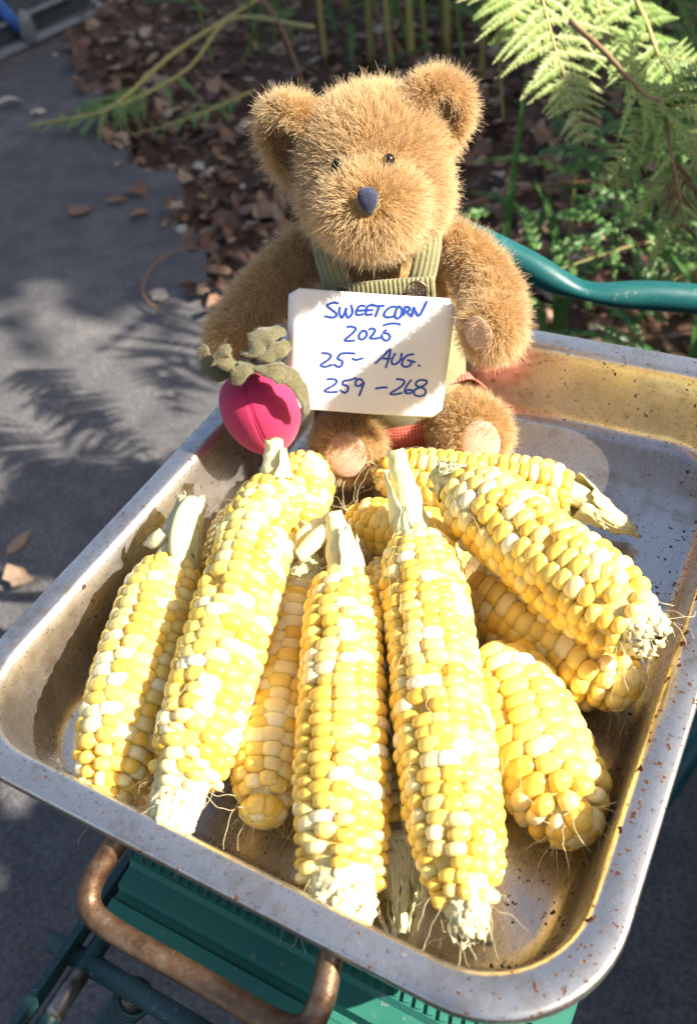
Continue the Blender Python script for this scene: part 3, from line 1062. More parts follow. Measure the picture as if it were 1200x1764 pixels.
for (x, y) in ((-.05, -.15), (.12, -.15), (-.05, .15), (.12, .15)):
    V, F = tube([(x + OX, y, .478), (x + OX, y * 1.05, .2), (x + OX, y * 1.1, 0)], .011, 10)
    mobj('leg', (V, F), M['dark_tube'], ct)
# the teal rail with its flattened bend
P = spline([(-0.16, 0.270, 0.572), (-0.104, 0.292, 0.549), (-0.079, 0.298, 0.539), (-0.049, 0.301, 0.526), (-0.022, 0.304, 0.513), (0.006, 0.313, 0.503), (0.04, 0.330, 0.497), (0.07, 0.344, 0.491), (0.105, 0.359, 0.484), (.18, .38, .47)], 60)
t = np.linspace(0, 1, 60)
dent = np.exp(-((t - .52) / .075) ** 2)
V, F = tube(P - np.array((.02, 0, 0)), .0110 - .0013 * dent, 20, True, 1 - .38 * dent)
mobj('rail', (V, F), M['teal'], ct)
V, F = tube(spline([(.16, .38, .47), (.19, .38, .42), (.18, .33, .3), (.12, .17, .12), (.10, .165, .02)], 24), .0115, 14)
mobj('rail_post', (V, F), M['teal'], ct)
V, F = tube(spline([(-.18, .27, .572), (-.20, .26, .54), (-.17, .22, .40), (-.10, .165, .20), (-.07, .165, .02)], 24), .0115, 14)
mobj('rail_post', (V, F), M['teal'], ct)

# ------------------------------------------------------------------ the steel tray
ty = thing('roasting_tray', 'stained steel roasting tray with rounded corners and rust specks', 'tray', Matrix.Translation(Vector((0, 0, RIM))))
HW, HL = .1505, .1884


def rr2(d, z, r):
    hw, hl = HW - d, HL - d
    out = []
    nc, ns = 12, 14
    cs = [(1, 1, 0), (-1, 1, 90), (-1, -1, 180), (1, -1, 270)]
    for q, (sx_, sy_, a0) in enumerate(cs):
        arc = []
        for k in range(nc + 1):
            a = R(a0 + 90 * k / nc)
            arc.append(np.array((sx_ * (hw - r) + r * math.cos(a), sy_ * (hl - r) + r * math.sin(a), z)))
        out += arc
        nx = cs[(q + 1) % 4]
        e2 = np.array((nx[0] * (hw - r) + r * math.cos(R(nx[2])), nx[1] * (hl - r) + r * math.sin(R(nx[2])), z))
        for k in range(1, ns):
            out.append(arc[-1] + (e2 - arc[-1]) * k / ns)
    return out


L = [rr2(.0012, -.0075, .049), rr2(.0002, -.006, .050), rr2(0, -.002, .050), rr2(.0006, -.0004, .0495), rr2(.0018, 0, .049), rr2(.006, -.0002, .046), rr2(.0112, -.0004, .043),
     rr2(.0132, -.0014, .041), rr2(.0146, -.0038, .040), rr2(.0158, -.009, .0395), rr2(.0182, -.022, .038), rr2(.0206, -.035, .0365), rr2(.0222, -.0425, .0355), rr2(.0240, -.0465, .034),
     rr2(.0272, -.0490, .0315), rr2(.0320, -.0499, .028), rr2(.040, -.0500, .024), rr2(.06, -.0502, .02), rr2(.09, -.0500, .015), rr2(.125, -.0500, .01)]
o = mobj('pan', loops(L, False, True), M['steel'], ty)
add_solid(o, .0009, -1)
hp = [(-.0375, -.180, -.010), (-.0395, -.190, -.013), (-.0415, -.2015, -.018), (-.0385, -.2095, -.0225), (-.026, -.2125, -.0245), (.01, -.2125, -.0245), (.047, -.2125, -.0245), (.0595, -.2095, -.0225), (.0625, -.2015, -.018), (.0605, -.190, -.013), (.0585, -.180, -.010)]
V, F = tube(spline(hp, 80), .0047, 14)
mobj('drop_handle', (V, F), M['handle'], ty)
for x in (-.0375, .0585):
    V, F = tube([(x - .008, -.179, -.0105), (x + .008, -.179, -.0105)], .0062, 10)
    mobj('handle_bracket', (V, F), M['steel'], ty)
V, F = tube(spline([(x, -y, z) for x, y, z in hp], 80), .0047, 14)
mobj('drop_handle', (V, F), M['handle'], ty)


# ------------------------------------------------------------------ sweetcorn cobs
def kernel_shape(e, top):
    """rounded kernel: x tangential, y axial, z radial; unit half sizes"""
    V, F = [], []
    ns, rings = 12, [(0.95, -0.5), (1.0, 0.05), (0.985, 0.38), (0.90, 0.66), (0.66, 0.88), (0.31, 0.98)]
    for r, z in rings:
        for k in range(ns):
            a = 2 * math.pi * k / ns
            ca, sa = math.cos(a), math.sin(a)
            rr = (abs(ca) ** e + abs(sa) ** e) ** (-1 / e)
            V.append((r * rr * ca, r * rr * sa, z * (top if z > 0 else 1)))
    V.append((0, 0, top))
    for i in range(len(rings) - 1):
        for k in range(ns):
            k2 = (k + 1) % ns
            F.append((i * ns + k, i * ns + k2, (i + 1) * ns + k2, (i + 1) * ns + k))
    o_ = (len(rings) - 1) * ns
    F += [(o_ + k, o_ + (k + 1) % ns, len(V) - 1) for k in range(ns)]
    return np.array(V), F


KS = [kernel_shape(2.9, .98), kernel_shape(3.4, .90), kernel_shape(4.2, .82)]
KM = [mesh('kernel', v_, f_, M['kernel']) for v_, f_ in KS]
YEL = [(.81, .54, .090), (.83, .59, .13), (.84, .64, .20), (.80, .50, .065)]
PAL = [(.82, .68, .34), (.83, .71, .40), (.82, .65, .28)]
WHI = [(.83, .75, .52)]


def husk_shell(prof_fn, z0, z1, a0, a1, lift, jag, nu=12, nv=9):
    """curved husk sheet wrapped on a stalk; prof_fn(z) = radius"""
    jg = [random.uniform(0, jag) for _ in range(nu)]

    def fn(u, v_):
        a = (a0 + a1) / 2 + (u - .5) * (a1 - a0) * (1 - .8 * v_ ** 2.2) + .12 * math.sin(v_ * 7 + a0)
        i = int(u * (nu - 1))
        z = z0 + (z1 - z0 + jg[i]) * v_
        r = prof_fn(z) + .0006 + lift * v_ ** 3 + .0004 * math.sin(u * 19) + .0003 * math.sin(u * 41 + v_ * 9)
        return (r * math.cos(a), r * math.sin(a), z)
    return grid(fn, nu, nv)


def cob(label, butt, tip, r, rows=13, pitch=.0056, kmesh=0, bulge=.62, white=.18, stalk=None, husks=0, bare=.012, tipfull=.0,
        silk=16, twist=.1, seed=1, tapert=.55, core_pale=1, loose=.0, leaf=None, tipr=.21, blunt=0.0):
    rd = random.Random(seed)
    butt, tip = Vector(butt), Vector(tip)
    ax = (tip - butt)
    L = ax.length
    ax.normalize()
    xx = ax.orthogonal().normalized()
    yy = ax.cross(xx)
    root = thing('corn_cob', label, 'corn cob', frame_mat(butt, xx, yy, ax), 'sweetcorn cobs in the tray')
    camL = root.matrix_world.inverted() @ CAMPOS
    bump_ph = [rd.uniform(0, 6.28) for _ in range(4)]

    bt0 = .66 if stalk is not None else .86

    def rad(t):
        t = min(1, max(0, t))
        a = bt0 + (1 - bt0) * math.sin(min(1, t / .20) * math.pi / 2)
        if t > .55:
            k_ = (t - .55) / .45
            a *= 1 - (1 - tapert) * k_ ** 2.2
        if t > .84:
            a *= math.sqrt(1 - ((t - .84) / .18) ** 2 * .72 * (1 - blunt))
        return r * a * (1 + .025 * math.sin(t * 9 + bump_ph[0]))

    kh = r * .27                         # kernel height standing proud of the core
    core = [(rad(0) - kh - .004, -.003), (rad(0) - kh, .0)]
    for i in range(1, 13):
        t = i / 12
        core.append((max(.004, rad(t) - kh * .62), L * t))
    rt = core[-1][0]
    fall = .45 * (1 - blunt) + .16 * blunt
    core += [(rt * (.97 - fall * q_ ** 2), L + bare * q_) for q_ in np.linspace(.12, .9, 7)] + [(rt * (.93 - fall) * .9, L + bare * .98), (rt * (.93 - fall) * .6, L + bare * (1 - .25 * blunt)), (rt * .08, L + bare * (.93 - .4 * blunt))]
    ph = [rd.uniform(0, 6.28) for _ in range(6)]
    cvv, cff = lathe(core, 40, lambda a, z: 1 + (.05 if z < L * .97 else .10) * math.sin(a * 7 + ph[0] + z * 900) * math.sin(z * 1500 + ph[1]))
    tipm = np.clip((cvv[:, 2] - L * .97) / (bare + .002), 0, 1)
    cg = np.random.default_rng(seed)
    cvv = cvv + cg.normal(0, .00055, cvv.shape) * (.25 + tipm * (1 + 1.1 * blunt))[:, None]
    mobj('core', (cvv, cff), M['core'], root, colv=np.clip(tipm * 4, 0, 1))
    # small undeveloped kernels on the bare tip
    und = []
    for q_ in range(int(26 + 1500 * bare)):
        zt = L + bare * rd.uniform(-.25, .95)
        kk = min(1, max(0, (zt - L) / bare))
        rq = rt * (.97 - fall * kk * kk) * .98
        aq = rd.uniform(0, 6.28)
        sz = rd.uniform(.0009, .0019)
        und.append(ellipsoid((rq * math.cos(aq), rq * math.sin(aq), zt), (sz, sz, sz * rd.uniform(.7, 1.4)), 7, 5))
    uv_, uf_ = join(und)
    uo = mobj('undeveloped_kernels', (uv_, uf_), M['core'], root, colv=np.full(len(uv_), .8))
    uo['kind'] = 'stuff'
    # kernels
    single, rest = [], []
    nper = int(L / pitch)
    for k in range(rows):
        offp = rd.uniform(0, .5) + .5 * (k % 2)
        z = pitch * (.35 + offp * .8)
        rowph = rd.gauss(0, .08)
        while z < L - pitch * .2:
            t = z / L
            local = pitch * (1 - .25 * max(0, t - .75) / .25) * rd.uniform(.9, 1.12)
            R_ = rad(t)
            a = 2 * math.pi * (k + rowph) / rows + twist * t * 2 + rd.gauss(0, .035 + loose * .1) + .06 * math.sin(t * 11 + k)
            wdt = math.pi * R_ / rows
            miss = .01 + loose * .05
            if t > .9:
                miss += (t - .9) * 10 * (.55 - tipfull)
            if rd.random() > miss:
                s = rd.uniform(.88, 1.08) * (1 if t < .85 else rd.uniform(.78, 1.0))
                tilt = rd.gauss(0, .06)
                nz = Vector((math.cos(a), math.sin(a), 0))
                slope = (rad(t + .02) - rad(t - .02)) / (.04 * L)
                zz = Vector((nz.x, nz.y, -slope * .9)).normalized()
                tx = Vector((-math.sin(a), math.cos(a), tilt)).normalized()
                ty_ = zz.cross(tx).normalized()
                tx = ty_.cross(zz)
                c0 = nz * (R_ - kh) + Vector((0, 0, z))
                mt = frame_mat(c0, tx * (wdt * 1.16 * s), ty_ * (local * .64 * (1 if loose < .3 else s)), zz * (kh * rd.uniform(.92, 1.12) * (1 + bulge * .2)))
                q = rd.random()
                cpal = rd.choice(WHI) if q < white * .2 else rd.choice(PAL) if q < white + .25 * max(0, t - .8) else rd.choice(YEL)
                jit = rd.uniform(.93, 1.05)
                cpal = tuple(min(.9, x * jit) for x in cpal)
                view = (camL - c0).normalized().dot(zz)
                (single if view > -.12 else rest).append((view, mt, cpal))
            z += local
    if tipfull >= .3:
        for cnt, fr, up_ in ((7, .78, .55), (4, .38, .85), (1, .0, 1.0)):
            for q_ in range(cnt):
                a = 2 * math.pi * (q_ + rd.uniform(-.15, .15)) / cnt + fr * 3
                nz = Vector((math.cos(a), math.sin(a), 0))
                zz = (nz * (1 - up_) + Vector((0, 0, up_))).normalized()
                tx = Vector((-math.sin(a), math.cos(a), 0))
                ty_ = zz.cross(tx).normalized()
                c0 = nz * rt * fr + Vector((0, 0, L + bare * (.1 + .75 * up_) - .0012))
                sz = rd.uniform(.0036, .0046) * r / .02
                cpal = rd.choice(PAL if rd.random() < .35 else YEL)
                mt = frame_mat(c0, tx * sz * 1.05, ty_ * sz, zz * kh * 1.1)
                view = (camL - c0).normalized().dot(zz)
                (single if view > -.12 else rest).append((view, mt, cpal))
    single.sort(key=lambda e_: -e_[0])
    rest += single[300:]
    for view, mt, cpal in single[:300]:
        ko = bpy.data.objects.new('kernel', KM[kmesh])
        ko.parent = root
        ko.matrix_local = mt
        ko.color = (*cpal, 1)
        col.objects.link(ko)
    if rest:
        ps, cs = [], []
        kv, kf = KS[kmesh]
        for _, mt, cpal in rest:
            A = np.array(mt)
            ps.append((kv @ A[:3, :3].T + A[:3, 3], kf))
            cs += [cpal] * len(kv)
        ro = mobj('kernels', join(ps), M['kernels'], root, colv=np.array(cs))
        ro['kind'] = 'stuff'
    # stalk and husk remnants
    if stalk is not None:
        sv = root.matrix_world.inverted() @ Vector(stalk)
        sl_ = sv.length
        sd_ = sv.normalized()
        n_ = 16
        path = [tuple(Vector((0, 0, .004)).lerp(Vector((0, 0, -.008)), 1) * 0 + Vector((0, 0, .004)))]
        pth = spline([(0, 0, .006), (0, 0, -.003), tuple(sv * .5 + Vector((0, 0, -.004))), tuple(sv)], n_)
        rr = np.array([r * (.60 - (.60 - tipr) * (i / (n_ - 1)) ** .7) for i in range(n_)])
        rr *= 1 + .05 * np.sin(np.arange(n_) * 1.9 + ph[3])
        V, F = tube(pth, rr, 18)
        V = V + rng.normal(0, .0004, V.shape)
        so_ = mobj('stalk', (V, F), M['husk'], root)
        husks = int(husks * 1.7) + 2 if tipr < .1 or husks > 4 else 2
        zq = Vector((0, 0, -1)).rotation_difference(sd_).to_matrix().to_4x4()
        for h_ in range(husks):
            a0 = rd.uniform(0, 6.28)
            zs = rd.uniform(-.004, sl_ * .45)
            ze = min(zs + sl_ * rd.uniform(.35, .6), sl_ * .96)
            fn = lambda z: r * (.63 - (.60 - tipr) * min(1, max(0, z / sl_)) ** .85)
            V, F = husk_shell(fn, zs, ze, a0, a0 + rd.uniform(1.2, 2.4), rd.uniform(0, .002), .004)
            V = V * np.array((1, 1, -1))
            ho = mobj('husk', (V, F), M['husk'], root)
            ho.matrix_local = zq
            add_solid(ho, .00035)
    for pts, wd_, tw in (leaf or []):
        inv = root.matrix_world.inverted()
        A = spline([tuple(inv @ Vector(p)) for p in pts], 14)
        T, N, B = frames(A)
        nn = np.array((inv.to_3x3() @ Vector(tocam)))
        V, F = [], []
        for i, p in enumerate(A):
            t = i / 13
            sd_ = np.cross(T[i], nn)
            sd_ /= np.linalg.norm(sd_)
            hn = np.cross(sd_, T[i])
            ww = wd_ * (.45 + .55 * math.sin(math.pi * min(1, t * .9 + .15))) * (1 if t < .75 else 1 - (t - .75) * 2.6)
            for q in range(7):
                u_ = q / 6 * 2 - 1
                V.append(p + sd_ * u_ * ww + hn * (.35 * ww * (1 - u_ * u_) * tw + .0004 * math.sin(q * 3.1)))
        for i in range(13):
            for q in range(6):
                a_ = i * 7 + q
                F.append((a_, a_ + 1, a_ + 8, a_ + 7))
        ho = mobj('husk', (np.array(V), F), M['husk'], root)
        add_solid(ho, .00035)
    # silk
    ss = []
    for s_ in range(int(silk * 1.5)):
        a = rd.uniform(0, 6.28)
        attip = rd.random() < .62
        z = L + bare * rd.uniform(-.6, .5) if attip else rd.uniform(.1, .9) * L
        R_ = rad(z / L) + .0005
        p = Vector((R_ * math.cos(a), R_ * math.sin(a), z))
        if attip:
            p = Vector((p.x * .7, p.y * .7, z))
        pts = [p]
        d = Vector((math.cos(a) * rd.uniform(.1, .9), math.sin(a) * rd.uniform(.1, .9), rd.uniform(.2, 1) if attip else rd.gauss(0, .8))).normalized()
        wz = root.matrix_world.to_3x3().inverted() @ Vector((0, 0, -1))
        ln = rd.uniform(.008, .028) if attip else rd.uniform(.012, .05)
        for q in range(9):
            if attip:
                d = (d + wz * .20 + Vector((rd.gauss(0, .26), rd.gauss(0, .26), rd.gauss(0, .26)))).normalized()
                p = p + d * ln / 8
                wp = root.matrix_world @ p
                if wp.z < FLOOR + .001:
                    wp.z = FLOOR + .001
                    p = root.matrix_world.inverted() @ wp
            else:
                a += rd.gauss(.06, .12)
                z = min(L, max(0, p.z + (1 if d.z > 0 else -1) * ln / 8))
                R2 = rad(z / L) + .0009 + .001 * rd.random()
                p = Vector((R2 * math.cos(a), R2 * math.sin(a), z))
            pts.append(p)
        A = spline([tuple(x) for x in pts], 22)
        ss.append(tube(A, rd.uniform(.00006, .00012), 4))
    if ss:
        so_ = mobj('silk', join(ss), M['silk'], root)
        so_['kind'] = 'stuff'
    return root


cob('plump cob against the tray side wall with a folded husk leaf at its end', (-0.1042, -0.0591, 0.5410), (-0.0654, -0.1675, 0.5250), .0228, 13, .0062, 1, .4, .22,
    (-0.1110, -0.0234, 0.5560), 5, .004, .5, 10, .05, 11, .72, leaf=[([(-.1075, -.0255, .560), (-.1025, -.040, .562), (-.0965, -.055, .559), (-.0905, -.067, .553)], .0062, 1), ([(-.108, -.052, .560), (-.112, -.056, .556), (-.1185, -.058, .553)], .004, 1)])
cob('long cob with its cut stalk touching the pink fabric strawberry', (-0.0704, -0.0074, 0.5620), (-0.0255, -0.1600, 0.5420), .0195, 12, .0060, 0, .8, .26,
    (-0.0753, 0.0092, 0.5815), 3, .020, -.2, 26, .25, 12, .82, loose=.6, blunt=.55)
cob('half hidden cob with a ragged pale end beside the husk leaf', (-0.0868, -0.0449, 0.5190), (-0.1040, 0.0043, 0.5230), .0165, 12, .0052, 1, .4, .10, None, 0, .008, .0, 9, .05, 13, .75)
cob('short upright cob end squeezed between the strawberry and the bear\'s foot', (-0.0710, -0.0015, 0.5190), (-0.0851, 0.0461, 0.5310), .018, 12, .0056, 0, .6, .2, None, 0, .003, .5, 6, .05, 14, .75)
cob('lower cob with cream kernels wedged between two longer cobs', (-0.0465, -0.0347, 0.5220), (-0.0001, -0.1420, 0.5220), .0205, 12, .0064, 2, .3, .38,
    (-0.0481, -0.0129, 0.5290), 5, .008, .3, 26, .05, 15, .78, leaf=[([(-.052, -.028, .541), (-.047, -.014, .546), (-.043, -.002, .548)], .005, 1), ([(-.046, -.030, .543), (-.039, -.016, .549), (-.033, -.006, .551)], .0045, 1)])
cob('upright middle cob with a torn white tip at the front rim', (-0.0104, -0.0423, 0.5550), (0.0512, -0.1638, 0.5360), .0190, 12, .0056, 0, .8, .20,
    (-0.0240, -0.0215, 0.5765), 4, .014, -.1, 18, .12, 16, .90, loose=.35, blunt=.9)
cob('upside down cob in shade with its pale stalk pointing at the front rim', (0.0568, -0.1271, 0.5190), (-0.0142, -0.0038, 0.5190), .0172, 12, .0056, 1, .4, .3,
    (0.0722, -0.1600, 0.5080), 6, .008, .0, 12, .05, 17, .75, tipr=.07)
cob('longest cob in the centre with a thick pale stalk below the sign', (0.0127, -0.0101, 0.5580), (0.0968, -0.1520, 0.5420), .0198, 13, .0054, 0, .8, .17,
    (-0.0085, 0.0155, 0.5890), 4, .012, .1, 30, .10, 18, .72, loose=.25, blunt=.3)
cob('cob lying under the longest one, its full yellow tip near the side wall', (0.0640, -0.0410, 0.5250), (0.1200, -0.0985, 0.5245), .0240, 12, .0070, 1, .5, .14, None, 0, .003, .55, 22, .05, 19, .74)
cob('cob under the topmost one with silk strands at its tip', (0.0409, 0.0066, 0.5235), (0.1176, -0.0271, 0.5235), .0232, 13, .0066, 1, .5, .16, None, 0, .005, .5, 34, .05, 20, .76)
cob('topmost cob with a husk collar, lying across the others', (0.0224, 0.0221, 0.567), (0.1191, -0.0232, 0.562), .0208, 13, .0058, 0, .7, .17,
    (0.0056, 0.0282, 0.5680), 6, .011, .1, 26, .10, 21, .84, loose=.25, blunt=.6)
cob('cob at the back with pointed husk remains, by the bear\'s feet', (0.0592, 0.0831, 0.5220), (-0.0460, 0.0612, 0.5220), .0185, 12, .0055, 1, .6, .16,
    (0.0987, 0.0805, 0.5060), 8, .004, .2, 12, .05, 22, .72, tipr=.06)
cob('short yellow cob poking out under the longest stalk', (0.0201, 0.0276, 0.5190), (-0.0450, 0.0265, 0.5190), .0172, 11, .0060, 2, .3, .12, None, 0, .003, .4, 16, .05, 23, .72)

# loose silk and husk scraps on the tray floor
ss = []
for i in range(34):
    p = np.array((random.uniform(.0, .12), random.uniform(-.150, -.07), FLOOR + .0006))
    if i < 12:
        p = np.array((random.uniform(-.06, .03), random.uniform(-.150, -.135), FLOOR + .0006))
    a = random.uniform(0, 6.28)
    pts = [p.copy()]
    for q in range(5):
        a += random.gauss(0, .5)
        p = p + np.array((math.cos(a), math.sin(a), 0)) * random.uniform(.002, .006)
        pts.append(p.copy())
    ss.append(tube(spline(pts, 18), .00013, 4))
tag(mobj('loose_silk', join(ss), M['silk']), 'loose pale corn silk strewn on the tray floor', 'corn silk', kind='stuff')
V, F = grid(lambda u, v_: (.098 + .006 * u, -.146 + .004 * (v_ - .5) * (1 - .7 * u), FLOOR + .001 + .001 * math.sin(u * 3) + .001 * v_), 5, 4)
o = mobj('husk_scrap', (V, F), M['husk'])
add_solid(o, .0004)
tag(o, 'tiny yellow husk scrap on the tray floor near the front corner', 'husk')

# ------------------------------------------------------------------ the teddy bear
BA = R(27)
BW = Matrix.Translation(Vector((-.065, .122, FLOOR))) @ Matrix.Rotation(BA, 4, 'Z')
bear = thing('teddy_bear', 'golden brown plush teddy bear in olive dungarees sitting in the tray', 'teddy bear', BW)


def fur(parent, VF, n, length, mat=None, comb=(0, 0, 0), keep=None, spread=.38, name='fur', rad=.000115, seedf=1):
    """real strands grown from the surface VF (thing > part > fur)"""
    V, F = VF
    tri = []
    for q in F:
        for k in range(1, len(q) - 1):
            tri.append((q[0], q[k], q[k + 1]))
    tri = np.array(tri)
    V = np.asarray(V, float)
    A, B_, C_ = V[tri[:, 0]], V[tri[:, 1]], V[tri[:, 2]]
    cr = np.cross(B_ - A, C_ - A)
    ar = np.linalg.norm(cr, axis=1)
    # smooth vertex normals
    vn = np.zeros_like(V)
    for k in range(3):
        np.add.at(vn, tri[:, k], cr)
    vn /= np.linalg.norm(vn, axis=1)[:, None] + 1e-12
    g = np.random.default_rng(seedf)
    n = int(n * 2.6)
    idx = g.choice(len(tri), n, p=ar / ar.sum())
    u_, v_ = g.random(n), g.random(n)
    fl = u_ + v_ > 1
    u_[fl], v_[fl] = 1 - u_[fl], 1 - v_[fl]
    w_ = 1 - u_ - v_
    Pp = A[idx] * w_[:, None] + B_[idx] * u_[:, None] + C_[idx] * v_[:, None]
    Nn = vn[tri[idx, 0]] * w_[:, None] + vn[tri[idx, 1]] * u_[:, None] + vn[tri[idx, 2]] * v_[:, None]
    Nn /= np.linalg.norm(Nn, axis=1)[:, None]
    if keep is not None:
        kp = keep(Pp, Nn)
        Pp, Nn = Pp[kp], Nn[kp]
    n = len(Pp)
    # clumped direction field: each strand leans towards one of many clump centres
    nc = max(8, n // 14)
    cd = g.normal(0, spread, (nc, 3))
    ci = g.integers(0, n, nc)
    # cheap nearest clump through a hash grid
    cell = .0035
    key = {}
    for j, i in enumerate(ci):
        key.setdefault(tuple((Pp[i] / cell).astype(int)), j)
    hashes = (Pp / cell).astype(int)
    cj = np.array([key.get(tuple(h_), -1) for h_ in hashes])
    cdir = np.where((cj >= 0)[:, None], cd[cj], g.normal(0, spread, (n, 3)))
    D = Nn * .85 + np.array(comb if not callable(comb) else comb(Pp, Nn)) + cdir * .45 + g.normal(0, spread * .8, (n, 3))
    D /= np.linalg.norm(D, axis=1)[:, None]
    # never dive back into the surface
    dn = (D * Nn).sum(1)
    D += Nn * np.clip(.25 - dn, 0, None)[:, None]
    D /= np.linalg.norm(D, axis=1)[:, None]
    ln = length * np.where(g.random(n) < .08, g.uniform(1.1, 1.45, n), g.uniform(.5, 1.1, n))
    K = 5
    bend = g.normal(0, .26, (n, 3)) + np.array((0, 0, -.18))
    pts = np.zeros((n, K, 3))
    for k in range(K):
        t = k / (K - 1)
        pts[:, k] = Pp + (D * t + bend * t * t * .5) * ln[:, None]
    hc = bpy.data.hair_curves.new(name)
    hc.add_curves([K] * n)
    hc.points.foreach_set('position', pts.astype(np.float32).ravel())
    rr = np.tile(np.linspace(rad, rad * .3, K), n).astype(np.float32)
    hc.points.foreach_set('radius', rr)
    hc.materials.append(mat or M['fur'])
    o_ = bpy.data.objects.new(name, hc)
    col.objects.link(o_)
    o_.parent = parent
    return o_


D0, DF = sphere_dirs(56, 34)


def star(c, ells, p=14):
    """smooth union of ellipsoids seen from c, as one closed skin"""
    out = np.zeros(len(D0))
    for ec, er in ells:
        o_ = -np.array(ec) / np.array(er)
        d = D0 / np.array(er)
        a = (d * d).sum(1)
        bq = (d * o_).sum(1)
        cq = (o_ * o_).sum() - 1
        disc = bq * bq - a * cq
        t = np.where(disc > 0, (-bq + np.sqrt(np.maximum(disc, 0))) / a, 0)
        out += np.maximum(t, 0) ** p
    return D0 * (out ** (1 / p))[:, None] + np.array(c)


# torso
TV = star((0, .002, .070), [((0, 0, -.012), (.038, .034, .056)), ((0, -.002, .030), (.034, .033, .045))])
torso = mobj('torso', (TV, DF), M['plush'], bear)
fur(torso, (TV, DF), 5000, .0065, comb=(0, -.1, -.45), keep=lambda P, N: (P[:, 2] > .085))

# head, tipped back a little
HC = np.array((0.001, -.006, .1775))
tilt = R(10)
rotx = np.array(Matrix.Rotation(-tilt, 3, 'X'))
HV = star((0, 0, 0), [((0, .002, .003), (.0338, .032, .0315)), ((-.002, -.0310, -.0100), (.0235, .0215, .0195)), ((-.016, -.008, -.013), (.018, .019, .019)), ((.016, -.008, -.013), (.018, .019, .019)),
                      ((0, -.010, -.022), (.022, .019, .016))])
HV = HV @ rotx.T + HC
head = mobj('head', (HV, DF), M['plush'], bear)
nose_l = np.array((-.002, -.0520, -.0015)) @ rotx.T + HC


def head_comb(P, N):
    d = P - nose_l
    d /= np.linalg.norm(d, axis=1)[:, None] + 1e-9
    front = np.clip((.005 - P[:, 1]) / .03, 0, 1)[:, None]
    return d * (.45 + .25 * front) + np.array((0, 0, .05))


eyes = [np.array((-.0155, -.0325, .0115)) @ rotx.T + HC, np.array((.0085, -.0335, .0115)) @ rotx.T + HC]


def head_keep(P, N):
    k_ = np.linalg.norm(P - nose_l, axis=1) > .0058
    for e_ in eyes:
        k_ &= np.linalg.norm(P - e_, axis=1) > .0027
    return k_


fur(head, (HV, DF), 21000, .0078, comb=head_comb, keep=head_keep, seedf=3)

# nose: embroidered shield with satin stitches
nv_, nf_ = sphere_dirs(20, 12)
nv2 = nv_ * np.array((.0054, .0034, .0064))
nv2[:, 0] *= np.clip(.86 + nv2[:, 2] * 50, .5, 1.15)
nv2 = nv2 @ rotx.T
nb = nose_l + np.array((0, -.0012, .0005))
mobj('nose', (nv2 + nb, nf_), M['navy'], bear)
for k in range(9):
    x = -.0040 + .0010 * k
    hgt_ = .0052 * math.sqrt(max(.05, 1 - (x / .0054) ** 2))
    A = np.array([(x, -.0036 * math.sqrt(max(.1, 1 - (x / .0056) ** 2 * .8)) * (1 - .55 * tt * tt), hgt_ * tt) for tt in np.linspace(-.95, .95, 9)])
    A[:, 0] *= np.clip(.78 + A[:, 2] * 45, .5, 1.1)
    V, F = tube(A @ rotx.T + nb, .0006, 6)
    mobj('nose_stitch', (V, F), M['navy'], bear)
for e_ in eyes:
    mobj('eye', ellipsoid(e_ + np.array((0, -.0012, 0)), (.0029, .0029, .0029), 16, 10), M['bead'], bear)


def ear(c, rx_, rz_, th, yaw, roll, seedf):
    Dv, Df = sphere_dirs(36, 20)
    V = np.sign(Dv) * np.abs(Dv) ** .9 * np.array((rx_, th, rz_))
    rr = np.sqrt((Dv[:, 0]) ** 2 + (Dv[:, 2]) ** 2)
    fr = Dv[:, 1] < 0
    V[fr, 1] += (th * 1.0 * np.clip(1 - (rr[fr] / .72) ** 2, 0, 1))
    m3 = np.array((Matrix.Rotation(yaw, 3, 'Z') @ Matrix.Rotation(roll, 3, 'Y')))
    V = V @ m3.T + np.array(c)
    o_ = mobj('ear', (V, Df), M['plush'], bear)
    fdir = m3 @ np.array((0, -1, 0))

    def inner(P, N):
        q = (P - np.array(c)) @ m3
        return (np.sqrt((q[:, 0] / rx_) ** 2 + (q[:, 2] / rz_) ** 2) < .66) & (q[:, 1] < th * .3)
    out_ = lambda P, N: (P - np.array(c)) / (np.linalg.norm(P - np.array(c), axis=1)[:, None] + 1e-9) * .35
    fur(o_, (V, Df), 6200, .0072, comb=out_, keep=lambda P, N: ~inner(P, N), seedf=seedf)
    fur(o_, (V, Df), 5000, .0045, M['fur_dark'], comb=lambda P, N: np.array((0, -.2, .4)), keep=inner, name='inner_fur', seedf=seedf + 1)
    return o_


ear((-.0360, .000, .1915), .0175, .0215, .0090, R(-30), R(-22), 21)
ear((.0325, .001, .1975), .0160, .0172, .0085, R(24), R(30), 23)


def limb(name, pts, radii, nfur, keep=None, comb=(0, 0, -.25), flen=.0068, seedf=5):
    A = spline(pts, 18)
    rr = np.interp(np.linspace(0, 1, 18), np.linspace(0, 1, len(radii)), radii)
    # hemispherical ends
    T = A[-1] - A[-2]
    T /= np.linalg.norm(T)
    extra = [A[-1] + T * rr[-1] * s_ for s_ in (.35, .62, .82, .94)]
    er = [rr[-1] * math.sqrt(1 - s_ * s_) for s_ in (.35, .62, .82, .94)]
    VF = tube(np.vstack([A, extra]), np.concatenate([rr, er]), 22)
    o_ = mobj(name, VF, M['plush'], bear)
    fur(o_, VF, nfur, flen, comb=comb, keep=keep, seedf=seedf)
    return o_, A


